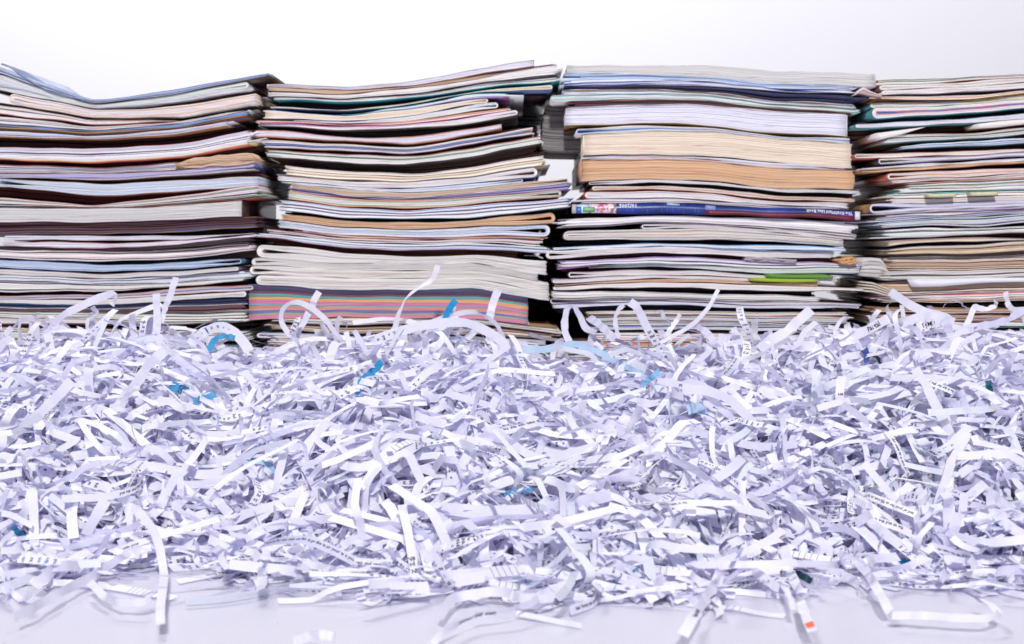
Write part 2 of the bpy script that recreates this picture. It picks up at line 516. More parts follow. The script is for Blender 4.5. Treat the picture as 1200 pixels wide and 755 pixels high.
ITEMS = {}
def build_stack(no, nodes, topvals, table, phrase, base_y=None):
    rows = parse(table)
    prev = list(topvals)
    wf = where_fn(phrase)
    idx = 0
    for (pal, xl, xr, vals, opts, desc) in rows:
        vals = [max(v, p + 0.9) for v, p in zip(vals, prev)]
        T, B = curve_fn(nodes, [p + .12 for p in prev]), curve_fn(nodes, vals)
        if 'spine_art' in opts:
            ITEMS['spine'] = (T, B, xl, xr, idx, wf)
        else:
            r = build_item(no, idx, T, B, xl, xr, pal, opts, desc, wf)
            for o in opts:
                if o.startswith('id'): ITEMS[o[2:]] = (r, T, B, xl, xr)
        idx += 1
        prev = vals
    # the magazines behind the shreds, down to the table top
    yb = 551.8
    left = yb - max(prev)
    m = max(4, int(left / 17))
    step = [(yb - p) / m for p in prev]
    xl0 = np.median([r[1] for r in rows]); xr0 = np.median([r[2] for r in rows])
    pals = ['W', 'GW', 'PK', 'GY', 'CW', 'LV']
    for k in range(m):
        vals = [p + s for p, s in zip(prev, step)]
        if k == m - 1: vals = [yb] * len(vals)
        T, B = curve_fn(nodes, [p + .12 for p in prev]), curve_fn(nodes, vals)
        pl = pals[int(RNG.integers(len(pals)))]
        build_item(no, idx, T, B, xl0 + RNG.uniform(-6, 6), xr0 + RNG.uniform(-6, 6), pl, [], 'thick magazine half buried behind the shreds', wf)
        idx += 1
        prev = vals

S1 = """
BL;-40;316;87 122.5 109 98.7;idtop1 ct.05/.12/.35 cb.10/.07/.06;thin blue edged glossy magazine with a lifted corner
GW;-38;291;105 127 116 107;foldR eye cb.10/.05/.04;pale green folded magazine
BR;-30;296;106.5 129 124 114.5;;dark brown magazine set back in shadow
PK;10;298;119 138 135 126;foldL ;thick pinkish white magazine
DK;-30;293;123 140 139.5 130;;thin black magazine in shadow
PK;-40;205;134 146 140.5 130.8;;pink edged magazine ending short
MR;-35;212;136.5 148.5 141 131.5;;short maroon magazine
W;-40;292;146 152.5 144.5 134;cb.05/.12/.35;thin white magazine over a blue one
BL;-40;290;149 155 148 138.5;;thin blue magazine
GR;-30;292;153.5 159 150.5 141;lit ct.14/.22/.05;dark green magazine
LV;-40;265;160 164 156 147;ct.80/.04/.14;white magazine with a bright red cover edge
DK;-30;272;173 173.5 168 157;;thick black magazine in shadow
LV;-40;292;187.3 190.7 183.3 174;cb.62/.20/.18;thick bluish white magazine with pinkish bottom
BR;-30;294;193 196.5 189.5 180;;brown shadowed magazine
LV;-40;206;203 203.5 198.5 193;;lavender grey magazine with its torn brown neighbour
PU;-40;298;208 210.7 205.3 200.8;cbnone;purple and white thin magazine
MR;-30;299;209.5 215.3 210.7 208.5;;maroon shadowed magazine
BW;-8;302;219 229.3 224.7 220.5;foldL;pale blue white magazine bent up at one end
MR;-35;250;232 240.5 228.7 222;;thick maroon magazine in shadow
PK;-40;304;244 244.2 240 235.5;;pinkish white magazine
GY;-40;284;261.3 261.3 257.3 255.5;book cb.08/.04/.04 ct.07/.04/.04;thick grey paged catalogue
MR;-35;300;276 274 271.3 268.2;lit;maroon paged magazine
DK;-30;316;277.2 276 276.2 274.8;;thin black leaf
LV;4;296;282 281.5 280.5 276.4;foldL;lavender magazine with looped fold
MR;6;290;283.4 284.5 282 277.6;;thin maroon insert
LV;2;300;288.7 292 286 280.7;foldL;white lavender folded magazine
GR;-30;290;293 294 292 287;lit;grey green magazine
PK;-40;295;303.3 306.7 302.7 297;;thick pinkish white magazine
BR;-30;298;305 310 307.3 304;;grey brown shadowed magazine
BW;-40;283;314.7 318.7 315.3 310.7;foldR ct.08/.16/.25;pale green and blue folded magazine
DK;-30;280;315.8 320.7 317 313.5;;thin black magazine
GY;-40;281;323 326.7 322.7 318.7;foldR;pinkish grey folded magazine
BW;-40;296;328.7 332.7 330 326.5;;pale blue magazine
W;-40;286;343.3 342.3 335.5 331.5;cb.05/.05/.06;white magazine with teal streaks
DK;-30;290;347.3 346 337.5 335.8;;black shadowed magazine
PK;-40;297;352 351 345 342.5;foldR;pinkish white folded magazine
W;-40;290;356 358.7 351.5 349.5;foldR;thin white folded magazine
NV;-40;290;361 362 358 357;lit ct.04/.14/.34;navy blue shiny magazine
MR;-40;289;364.7 366 366.7 365;lit;reddish brown magazine under the navy one
CW;-40;287;372.7 373.3 377 376.7;;cream white magazine
PK;-40;284;381 381.5 380.5 379;;pinkish white low magazine
DK;-30;280;385 386 388 390;;black low magazine
GW;-40;286;397 399 398 400;;greenish white low magazine
DK;-30;280;401 403 403 405;;dark magazine just above the shreds
"""
build_stack(1, (0, 107, 213, 267), (78, 118.5, 103, 94.7), S1.replace('cbnone', ''), 'the curled corner stack')

S2 = """
LV;312;625;103 105.5 100 89 79;foldL;lavender edged magazine
TN;314;648;108.5 110 103 93.5 81.5;cb.04/.03/.03;thin tan magazine
W;314;652;115 115.3 110.8 100 92.8;;white magazine
W;321;656;118 119 115 104.8 98.3;cb.02/.24/.25;thin white magazine with a teal cover
DK;322;640;126 128 120.5 107 101.2;;black magazine in shadow
PK;318;648;127.5 129.5 122 108.5 106;foldR;thin pink folded magazine
DK;318;642;129.8 133.8 123.5 110.5 109.5;;black magazine under the pink one
BW;400;596;131 135.5 127 116 114.4;lit ct.03/.42/.38 cb.30/.12/.30;thin teal and purple magazine
CR;311;572;140.8 141.8 136 122 119;foldR;cream magazine with loose folded end
BW;345;584;142.5 145 141.5 131 125;foldR eye;rough pale blue magazine with crumpled pages
PK;304;596;145 147 144.5 137 126.5;cb.75/.08/.36;white magazine with magenta edge
W;304;607;149.5 152 150.5 145 133;foldR eye;white folded magazine under the magenta line
GR;318;606;154 160 160 151.5 140;;olive shadowed magazine
LV;296;587;161.8 164.5 169 158 147;foldL;long lavender white folded magazine
BR;320;620;165.5 168.5 172.5 162 150.5;;brown magazine with curled edge
PK;309;624;174.5 176.8 180.5 169.5 159;;pink white magazine
DK;324;618;177.5 180.5 182.8 174.5 162;;thin black magazine
W;313;635;185.8 191 193 184 171.5;;white magazine with pink streaks
BR;322;629;194.8 200 203.5 197 185;;thick dark brown magazine
CR;335;637;206.8 211 213.5 208 198;;cream magazine with tan end
W;326;630;212.8 218 221 215 209.5;foldR eye;white magazine with looped end
BW;330;613;215 221 226 221.8 214;foldR eye;blue white magazine with looped end
TB;341;666;219 228.5 231.5 227 219.5;foldR;thin tan magazine
PU;338;668;224 231.5 235 232 226;cb.18/.14/.36;purple edged magazine
W;338;658;233.8 241.5 244.8 240.3 233.8;foldR eye;white folded magazine
NV;334;645;235.3 243.3 246.3 242 236.2;;thin navy magazine
LV;328;667;247.8 254.5 256.8 256 248.5;;thick bluish white magazine
BR;330;648;251.5 258 260.5 259 251.8;;brown black shadowed magazine
TN;330;651;259 266 268.5 266.5 263.5;foldR eye;peach coloured folded magazine
BW;326;645;269 275 278.5 278 277;foldR eye;pale blue magazine with looped end
TN;345;634;271 278.5 281 280.8 281;ct.55/.10/.03;thin orange red magazine
PK;313;632;275.5 283 286 285 288;;pink white magazine
BW;298;646;281.5 290.5 293.5 292.8 295.8;;long pale blue magazine sticking out
BR;315;606;289 296 301 299.5 304;;taupe shadowed magazine
CW;301;640;304 308.5 309 308.5 319;foldL eye;cream folded magazine with teal gap
CW;295;630;313 316.5 316.8 317.3 327;foldL eye;cream folded magazine with yellow gap
CW;293;643;323.5 325.5 325.5 327 338.5;foldL eye;thick cream folded magazine
CW;300;643;336 339.5 339.8 338.8 348.5;foldL;cream folded magazine above the pad
RB;291;619;374.8 371 373 374.8 380.8;pad;thick notepad with rainbow striped edges
W;330;653;379 380.8 380 380.8 387.5;;thin white magazine under the pad
MR;335;640;381 383 383 383.5 389;;thin maroon magazine
TB;318;646;388 390.5 392 393.5 395.8;;tan white magazine
DK;325;640;391 393 395 396 398;;thin black magazine low down
W;300;640;398 400 402 402 404;foldL;white folded magazine low down
"""
build_stack(2, (330, 405, 480, 555, 615), (99.5, 100.5, 95.8, 81.5, 71.8), S2, 'the rainbow pad stack')

S3 = """
GY;665;1026;86 87 91.5 98 101;book ct.66/.62/.62 cb.5/.6/.8;thick pale grey magazine
BW;662;999;96.7 94 96 104 105.3;;blue and white magazine
BL;661;998;99.3 98.5 100.2 106 109;lit ct.02/.10/.48 cb.02/.10/.48;royal blue magazine
NV;664;999;105 105 109 119 122.5;lit;navy black magazine
BW;660;1000;110.8 109 112.7 121.7 126.5;;thin blue white magazine
GW;645;1008;117.5 115.8 119 126.7 131.7;foldL;grey white folded magazine sticking out
MR;666;992;125.8 122.5 124.3 131 135;lit;purplish grey magazine
LV;664;993;146.7 144 148.3 156.7 160;book ct.7/.7/.74 cb.22/.12/.02;thick white paged book
BR;668;985;150 146.8 150.5 159.7 162.5;ct.30/.18/.02;thin yellow brown cover
GY;675;996;157.5 154 154.3 162.5 168;foldL;rough grey white magazine
CR;684;999;182.5 181 184 190.8 197.5;book spineL ct.80/.72/.55;thick cream paged book
BW;682;990;185.8 183.8 187.3 194.3 196;foldL;thin pale blue magazine
PK;690;992;187.8 186.5 189.5 197.8 199.3;ct.42/.02/.06;thin red magazine
TN;681;1000;212.5 210 213 221.7 222.5;book spineL ct.55/.34/.24;thick tan paged book
W;690;1006;216.7 214.3 217 225 227.5;foldL;white folded magazine
BR;700;1004;218.2 217.5 221 229 232.5;;thin brown magazine
W;694;1003;223 221.9 225.8 234.5 236.5;foldL;thin white magazine
MR;700;1000;224.5 223.5 227.5 236 238;;thin dark maroon magazine
W;685;994;233 231.7 235.5 240.5 244;foldL ct.60/.05/.02;white folded magazine with a red flash
PK;683;990;238.5 237.5 240.3 243.5 247;;thin pale magazine
NV;670;1007;250 251 251.8 254 258;spine_art;blue magazine with printed spine facing out
DK;676;1000;256 252.8 254 255.5 260;;black thin magazine
W;654;1006;266 261.5 264 269 277;;white magazine bending down at both ends
W;752;1003;270.5 268 268.5 272.5 280.5;foldL eye;white magazine rolled into a loop
CR;661;988;281 281 281 283 289;foldL;pinkish cream folded magazine
DK;670;985;288 285.3 286.5 286.8 290.5;;black magazine under the cream one
BW;648;990;292 289 291 293.5 294.3;foldL ct.05/.22/.42;blue edged folded magazine
W;640;979;300.5 295.5 299 301.7 302.8;foldL eye;white folded magazine drooping at its fold
BR;672;990;305 301 303 306.7 309;;brown magazine
LV;655;1011;311 308 311.7 314 314;ct.60/.36/.66;white magazine with lilac edge
GW;690;1007;314 313 316.5 321.5 320.5;foldL eye;thin pale magazine
MR;660;1000;318 316 318.3 323 323.5;;thin dark maroon magazine
W;666;980;325.3 322 324 328 331;foldL eye;white folded magazine over the green tabbed one
W;647;962;330.5 326.5 328 331 334;foldL;white folded magazine with a green divider
TN;650;958;333.5 330 331.7 334.5 337;foldL ct.60/.16/.10;thin red and orange magazine
W;648;1016;339 337 339.3 341.7 341.5;foldL;white magazine curling up at its open end
DK;660;960;341.8 343 345.3 345.6 351.5;;black magazine
CW;648;960;350 349 351.7 353 355.5;;cream red edged magazine
LV;645;1009;355.5 353 356 357.7 358.5;foldL;pale lavender magazine
LV;649;1007;360 357 360.5 361.8 362;foldR;lavender folded magazine
NV;656;980;366.5 364 366 366.2 366.5;;thin navy magazine
LV;688;993;369.5 368 370 370 371;;white lavender magazine
GY;690;993;378 377.5 378.5 378.5 379;;grey white magazine
GY;700;980;386.7 386 387 387 387.5;;grey magazine
MR;705;990;390 390 391 391.5 392;ct.40/.06/.05;dark magazine with a red line
W;695;985;401 401 402 402 402;;white low magazine
"""
build_stack(3, (690, 765, 840, 915, 990), (75.8, 75.5, 77.5, 82.5, 85.8), S3, 'the thick book stack')

S4 = """
GW;1026;1372;100 98 93 91;;greenish grey magazine
CW;1030;1372;106 104 101 96.7;foldL;cream magazine
PK;1034;1370;111 109 106 103;foldL;pinkish magazine
DK;1036;1365;113.3 113 110.5 105.5;;black shadowed magazine
W;1018;1372;117 117.3 115.8 109;foldL;white magazine
BR;1024;1366;120 119 117.5 111;lit ct.55/.34/.03;thin yellow and brown magazine
W;1022;1372;125.5 124.5 120.5 116.7;foldL;white magazine
W;1022;1374;139 134.5 131.7 126.7;foldL;thick white magazine
BR;1010;1366;144 141.5 136.5 133;;brown magazine with orange edge
LV;1003;1372;149 146.7 143 139;foldL;lavender magazine
BR;1006;1370;158 156.7 155 150;;brown black magazine behind the loose white card
GY;1038;1370;168 165 161.7 157.5;;grey white magazine
GR;1042;1366;173 167.8 165 161.7;;dark green shadowed magazine
BW;1058;1372;176.7 172.8 170 168;;pale blue white magazine
MR;1040;1366;180 177.8 176 175;;maroon shadowed magazine
CR;1002;1372;185 183 181 178;foldL;cream orange magazine
CW;1030;1370;193 189 186 184.5;foldL;cream white magazine
MR;1034;1366;195.5 191.5 188 186;;maroon thin magazine
W;1010;1370;197.8 194.2 191 188.3;foldL;thin white magazine
TN;1010;1372;201 198 194 191.7;foldL eye;thin tan magazine with looped fold
DK;1030;1366;203 200.3 198.3 197;;thin black magazine
PK;1040;1370;212 208.3 206.3 204;foldL eye;pinkish white folded magazine
GY;1044;1368;216 212.5 210 208;;grey magazine
BL;1064;1370;219 215.5 213.3 211;;bright blue edged magazine
CW;1066;1370;223 221 219 218;;cream magazine
GW;1052;1370;226.5 224.3 222.5 221.5;;thin pale green magazine
CW;1047;1370;239 238 236 234;idtabs;cream magazine with clear index tabs
LV;1020;1372;249.5 247 244 242;foldL eye;lavender white magazine with looped fold
PU;1024;1366;251.7 249 247 245;;thin purple magazine
W;1040;1368;255 252 249.5 246.5;;thin white magazine
PU;1030;1366;260 256 253 251;;purple grey magazine
BW;1032;1372;268 264.3 265 261.7;;blue white wavy magazine
DK;1040;1366;270 266.2 267.5 265.5;;thin black wavy magazine
GW;1038;1370;280 277.5 275 273;;grey white magazine
MR;1044;1366;283 279.3 278 280;;thin dark magazine
TN;1040;1370;289 284.3 282.3 281.5;ct.6/.6/.7;thin white and tan magazine
DK;1048;1366;293 287.5 286 283.2;;black shadowed magazine
TB;1042;1370;301 300 300 298;;tan paged magazine
W;1040;1372;305 304.3 303.8 303;;thin white magazine
TB;1043;1370;317.5 316.7 316 315;;tan striped magazine
GY;1034;1372;328 327 326 324;;greyish white magazine
BR;1040;1366;333 331.5 328.5 326.5;lit;thin brown magazine
TB;1037;1370;346.3 345 342 341;;tan magazine
W;1030;1372;352 350.8 349.8 348.8;;white magazine
TN;1036;1370;355 354.3 353.6 353;;thin tan magazine
DK;1040;1366;360.5 361 361.5 361.5;;black magazine
TB;1022;1370;366 366.3 367 367;;tan magazine
BR;1026;1366;368.5 368.6 369.3 369.5;;thin brown magazine
TB;1022;1370;376 376 377 378;;brownish tan magazine
GW;1024;1370;381 382 383 384;;grey white magazine
DK;1030;1366;386 387 388 389;;dark low magazine
TB;1022;1370;396 397 398 398;;tan low magazine
"""
build_stack(4, (1040, 1090, 1150, 1200), (94, 92.5, 88, 87), S4, 'the tan magazine stack')

# ------------------------------------------------------------------ magazines standing behind, seen through the gap
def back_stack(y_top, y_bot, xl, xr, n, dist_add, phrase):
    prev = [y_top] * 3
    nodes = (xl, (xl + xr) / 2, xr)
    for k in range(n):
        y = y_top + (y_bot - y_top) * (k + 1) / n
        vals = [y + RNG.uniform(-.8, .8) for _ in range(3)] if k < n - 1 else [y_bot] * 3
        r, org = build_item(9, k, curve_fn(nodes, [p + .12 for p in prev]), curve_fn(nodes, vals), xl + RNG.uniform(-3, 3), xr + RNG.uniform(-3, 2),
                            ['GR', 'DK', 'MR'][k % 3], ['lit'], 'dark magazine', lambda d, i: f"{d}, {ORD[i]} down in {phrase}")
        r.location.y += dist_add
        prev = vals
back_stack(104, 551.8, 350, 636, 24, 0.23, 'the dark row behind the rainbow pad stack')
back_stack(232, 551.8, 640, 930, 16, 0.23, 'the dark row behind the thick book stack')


# ------------------------------------------------------------------ single pieces on and between the magazines
def loose(name, label, cat, pts_t, pts_b, y0, y1, col, mat=None, layers=1, rough=0.0):
    """a thin sheet or wad seen from its edge: upper and lower edge lines in photograph pixels, from y0 to y1 in depth"""
    S = Sheets()
    t_, b_ = spline_px(pts_t), spline_px(pts_b)
    o = np.array([wx(t_[:, 0].mean()), (y0 + y1) / 2, wz(t_[:, 1].mean())])
    T = np.column_stack([wx(t_[:, 0]), wz(t_[:, 1])]) - [o[0], o[2]]
    B = np.column_stack([wx(b_[:, 0]), wz(b_[:, 1])]) - [o[0], o[2]]
    if rough:
        for q in (T, B):
            q[:, 1] += RNG.normal(0, rough * K, len(q))
    for k in range(layers):
        a, b_ = k / layers, (k + .93) / layers
        jx = RNG.normal(0, .8 * K, 2) if layers > 1 else (0, 0)
        c_ = np.clip(np.array(col) * (RNG.uniform(.72, 1.12) if layers > 1 else 1), 0, .92)
        yy = np.full(len(T), y0 - o[1]) + (RNG.normal(0, .0008) if layers > 1 else 0) + (RNG.normal(0, .0008, len(T)) if rough else 0)
        S.add(T + (B - T) * a + [jx[0], 0], T + (B - T) * b_ + [jx[0], 0], yy, y1 - y0, c_)
    r = S.build(name, mat or M_PAGE, None)
    r.location = o
    r['label'] = label; r['category'] = cat
    return r
def spline_px(pts):
    pts = np.asarray(pts, float)
    u = np.linspace(0, len(pts) - 1, 14)
    return np.column_stack([np.interp(u, np.arange(len(pts)), pts[:, 0]), np.interp(u, np.arange(len(pts)), pts[:, 1])])

D0 = DIST
loose('loose_leaf', 'single thin leaf curling up at the top of the curled corner stack', 'paper leaf', [(104, 117.6), (62, 109), (40, 97), (22, 85), (9, 76), (2, 74)], [(104, 118.6), (62, 110), (39, 98.4), (21, 86.6), (8, 77.6), (1, 76)], D0, D0 + .19, (.30, .36, .55), M_COVER)
loose('loose_leaf', 'grey inner leaves fanned open under the curling leaf', 'paper leaf', [(60, 112), (30, 101), (-10, 88)], [(60, 114), (28, 106), (-10, 100)], D0 + .002, D0 + .18, (.66, .65, .72))
loose('torn_edge', 'torn brown crumpled paper edge in the curled corner stack', 'torn paper', [(206, 191), (222, 187), (240, 184), (262, 183), (282, 180.5), (296, 181), (301, 186)], [(206, 197), (222, 197), (240, 196), (262, 195), (282, 193), (296, 191), (301, 188)], D0 - .003, D0 + .17, (.68, .48, .33), layers=6, rough=.7)
loose('index_card', 'white card jutting out like a slanted tongue near the top of the tan magazine stack', 'card', [(1024, 157), (1050, 153.5), (1083, 149.5)], [(1029, 165), (1050, 160), (1078, 151)], D0 - .006, D0 + .10, (.88, .84, .80))
loose('index_card', 'second white card jutting out right of the slanted tongue card', 'card', [(1142, 146), (1170, 142.5), (1215, 139)], [(1145, 151), (1170, 149.5), (1215, 144)], D0 - .005, D0 + .10, (.88, .84, .78))
loose('white_card', 'large white card hanging its lower edge over tan magazines', 'card', [(1064, 327.5), (1100, 327), (1150, 326), (1220, 325)], [(1070, 337), (1100, 336.5), (1150, 331.5), (1220, 330.5)], D0 - .006, D0 + .12, (.87, .88, .90))
loose('folded_corner', 'pink dog eared page corner pointing up beside the tan magazine stack', 'paper corner', [(1000, 111), (1009, 103), (1018, 108), (1031, 113)], [(1000, 113), (1009, 110), (1018, 112), (1031, 114.5)], D0 - .006, D0 + .05, (.68, .52, .50), layers=2)
loose('orange_scrap', 'crumpled orange paper scrap sticking out of the thick book stack', 'paper scrap', [(981, 304), (992, 303.5), (1002, 300)], [(983, 308.5), (994, 310), (1003, 309)], D0 - .004, D0 + .06, (.66, .36, .16), layers=3, rough=.5)
loose('magazine_corner', 'lavender grey torn page edge above the lilac magazine', 'paper corner', [(874, 300.5), (905, 302), (932, 305)], [(874, 306.5), (905, 307), (932, 309)], D0 - .003, D0 + .05, (.60, .52, .56), layers=4, rough=.3)
loose('green_divider', 'dark green divider sheets poking out of the thick book stack', 'divider', [(896, 320.5), (930, 322), (965, 321.5), (976, 323.5)], [(900, 326), (930, 326.5), (965, 326.8), (974, 327)], D0 - .004, D0 + .10, (.13, .30, .05))
loose('green_divider', 'light green divider sheets directly under the dark green ones', 'divider', [(877, 325.5), (900, 326.4), (930, 327), (958, 327.2)], [(880, 329.5), (900, 330.8), (930, 331.5), (956, 330.5)], D0 - .005, D0 + .10, (.36, .50, .04))
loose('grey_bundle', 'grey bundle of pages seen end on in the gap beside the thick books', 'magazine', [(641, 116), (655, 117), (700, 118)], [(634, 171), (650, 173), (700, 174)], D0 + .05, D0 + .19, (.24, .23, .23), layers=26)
loose('lilac_flap', 'dark lilac cover flap sticking out at the low left of the thick book stack', 'paper flap', [(655, 312.5), (675, 309.5), (700, 308.6)], [(653, 316.5), (675, 314.5), (700, 311.5)], D0 - .002, D0 + .1, (.50, .22, .50))
loose('curled_wad', 'grey curled wad of pages at the left end of the tan magazine stack', 'magazine', [(1011, 305), (1020, 302), (1033, 303), (1040, 312)], [(1010, 324), (1020, 325), (1034, 326), (1046, 327)], D0 + .004, D0 + .10, (.60, .58, .55), layers=5)
for _k in range(4):
    loose('fanned_page', ['highest', 'second', 'third', 'lowest'][_k] + ' of four fanned pages in the gap before the tan magazine stack', 'paper leaf', [(1012, 330 + 3.4 * _k), (1022, 331 + 3.2 * _k), (1044, 340 + 2.3 * _k)], [(1012, 332 + 3.4 * _k), (1022, 333 + 3.2 * _k), (1044, 341.6 + 2.3 * _k)], D0 - .004, D0 + .1, (.70, .62, .52))
# clear index tabs
for (xa_, xb_, ya_, yb_, lb) in ((1083, 1116, 227, 232, 'narrower clear plastic tab on a cream magazine'), (1133, 1165, 225, 230.5, 'second clear plastic tab on a cream magazine further right')):
    loose('index_tab', lb, 'index tab', [(xa_, ya_ + 1), (xb_, ya_)], [(xa_ + 1, yb_), (xb_, yb_ - .8)], D0 - .012, D0 + .01, (.55, .54, .34), M_COVER)

# the blue magazine whose printed spine faces out
def spine_magazine():
    T, B, xl, xr, idx, wf = ITEMS['spine']
    root = bpy.data.objects.new('magazine', None); COL.objects.link(root); root.empty_display_size = .01
    root['label'] = wf('blue magazine with printed spine facing out', idx)
    root['category'] = 'magazine'; root['group'] = 'printed matter piled in four stacks'
    org = np.array([wx(840), D0 - .003, wz(247)])
    root.location = org
    def slab(name, x0, x1, f0, f1, y0, depth, col, mat, n=30, par=root):
        S = Sheets(); xa = np.linspace(x0, x1, n)
        t_, b_ = T(xa) + .25, B(xa) - .1
        a = t_ + (b_ - t_) * f0; b2 = t_ + (b_ - t_) * f1
        S.add(np.column_stack([wx(xa), wz(a)]) - [org[0], org[2]], np.column_stack([wx(xa), wz(b2)]) - [org[0], org[2]], np.full(n, y0), depth, col)
        return S.build(name, mat, par)
    slab('page_block', xl + 3, xr - 3, .06, .94, .004, .19, (.78, .76, .74), M_PAGE)
    sp = slab('spine', xl, xr, 0, 1, 0, .004, (.02, .045, .25), M_COVER)
    slab('cover', xl + 1, xr - 1, 0, .04, .004, .195, (.03, .05, .25), M_COVER)
    slab('cover', xl + 1, xr - 1, .96, 1, .004, .195, (.10, .02, .04), M_COVER)
    e = -.0003
    slab('printed_panel', xl, 675, 0, 1, e, .0003, (.62, .56, .55), M_COVER, 3, sp)
    slab('printed_panel', 675.2, 690, 0.05, 1, e, .0003, (.55, .68, .80), M_COVER, 4, sp)
    slab('printed_panel', 675.2, 681, .3, 1, e * 2, .0003, (.04, .16, .50), M_COVER, 4, sp)
    mf, nt, b = new_mat('printed_flowers')
    tc = nt.nodes.new('ShaderNodeTexCoord'); vo = nt.nodes.new('ShaderNodeTexVoronoi'); vo.inputs['Scale'].default_value = 420
    cr = nt.nodes.new('ShaderNodeValToRGB'); cr.color_ramp.interpolation = 'CONSTANT'
    el = cr.color_ramp.elements; el[0].position = 0; el[0].color = (.78, .25, .42, 1); el[1].position = .85; el[1].color = (.15, .35, .12, 1)
    for p, c_ in ((.2, (.85, .62, .72, 1)), (.4, (.72, .12, .16, 1)), (.55, (.86, .78, .82, 1)), (.7, (.60, .20, .42, 1))):
        q = el.new(p); q.color = c_
    nt.links.new(tc.outputs['Object'], vo.inputs['Vector']); nt.links.new(vo.outputs['Color'], cr.inputs[0]); nt.links.new(cr.outputs[0], b.inputs['Base Color'])
    b.inputs['Roughness'].default_value = .35
    slab('printed_panel', 690.3, 722, 0, 1, e, .0003, (1, 1, 1), mf, 8, sp)
    slab('printed_panel', 683, 697, .35, .9, e * 2, .0003, (.16, .42, .18), M_COVER, 6, sp)
    slab('printed_panel', 781, 796, .02, .22, e, .0003, (.42, .62, .85), M_COVER, 4, sp)
    slab('printed_panel', 826, 1000, .52, 1, e, .0003, (.16, .02, .035), M_COVER, 24, sp)
    slab('printed_panel', 826, 838, .05, .52, e, .0003, (.32, .38, .78), M_COVER, 4, sp)
    slab('printed_panel', 1001, xr, 0.02, .9, e, .0003, (.78, .78, .74), M_COVER, 3, sp)
    # fine scuffs on the spine
    for _ in range(22):
        x0 = RNG.uniform(725, 820)
        slab('scuff', x0, x0 + .5, RNG.uniform(0, .5), RNG.uniform(.6, 1), e * .6, .0002, (.10, .16, .45), M_COVER, 2, sp)
    def put_text(txt, x_right, x_left, frac, col):
        v, f = GL.get(txt)
        sc = (x_right - x_left) / v[:, 0].max()
        px = x_right - v[:, 0] * sc
        t_, b_ = T(px), B(px)
        py = t_ + (b_ - t_) * frac + v[:, 1] * min(sc, 6.4)
        V = np.column_stack([wx(px) - org[0], np.full(len(px), -.0007), wz(py) - org[2]])
        link_mesh('lettering', V, f, col, sp)
    put_text('10/2005', 746.5, 725, .10, M_WHITEINK)
    put_text('The KraftMaid Idea Book', 998, 944, .12, M_WHITEINK)
spine_magazine()

# ------------------------------------------------------------------ shredded paper
def px_to_world(px, py, d):
    return np.array([(px - 600.0) * d / FPX, d, (290.0 - py) * d / FPX + CAM_H])

CREST_X = np.array([-200, 0, 100, 200, 300, 380, 450, 560, 640, 720, 800, 900, 960, 1040, 1120, 1200, 1400.])
CREST_Y = 7 + np.array([412, 414, 406, 400, 430, 416, 404, 410, 436, 424, 428, 414, 404, 396, 402, 410, 412.])
FOOT_X = np.array([-200, 0, 100, 200, 330, 450, 560, 700, 800, 930, 1050, 1200, 1400.])
FOOT_Y = np.array([690, 690, 668, 655, 672, 684, 690, 700, 695, 668, 672, 686, 690.])
Y_CREST = 1.33
def foot_y(x):
    px = 600 + x * FPX / 0.95
    fy = np.interp(px, FOOT_X, FOOT_Y)
    return CAM_H * FPX / (fy - 290.0)
_bump = [(RNG.uniform(8, 45), RNG.uniform(8, 45), RNG.uniform(0, 6.28), RNG.uniform(.5, 1)) for _ in range(9)]
def heap_h(x, y):
    px = 600 + x * FPX / Y_CREST
    hc = CAM_H - (np.interp(px, CREST_X, CREST_Y) - 290.0) * Y_CREST / FPX
    yf = foot_y(x)
    s = np.clip((y - yf) / (Y_CREST - yf), 0, 1)
    b = sum(a * np.sin(fx * x + fy_ * y + p) for fx, fy_, p, a in _bump) / 9
    return hc * (1 - (1 - s) ** 1.75) + b * 0.030 * np.clip(s * 4, 0, 1) * np.clip((1 - s) * 4, 0.15, 1)

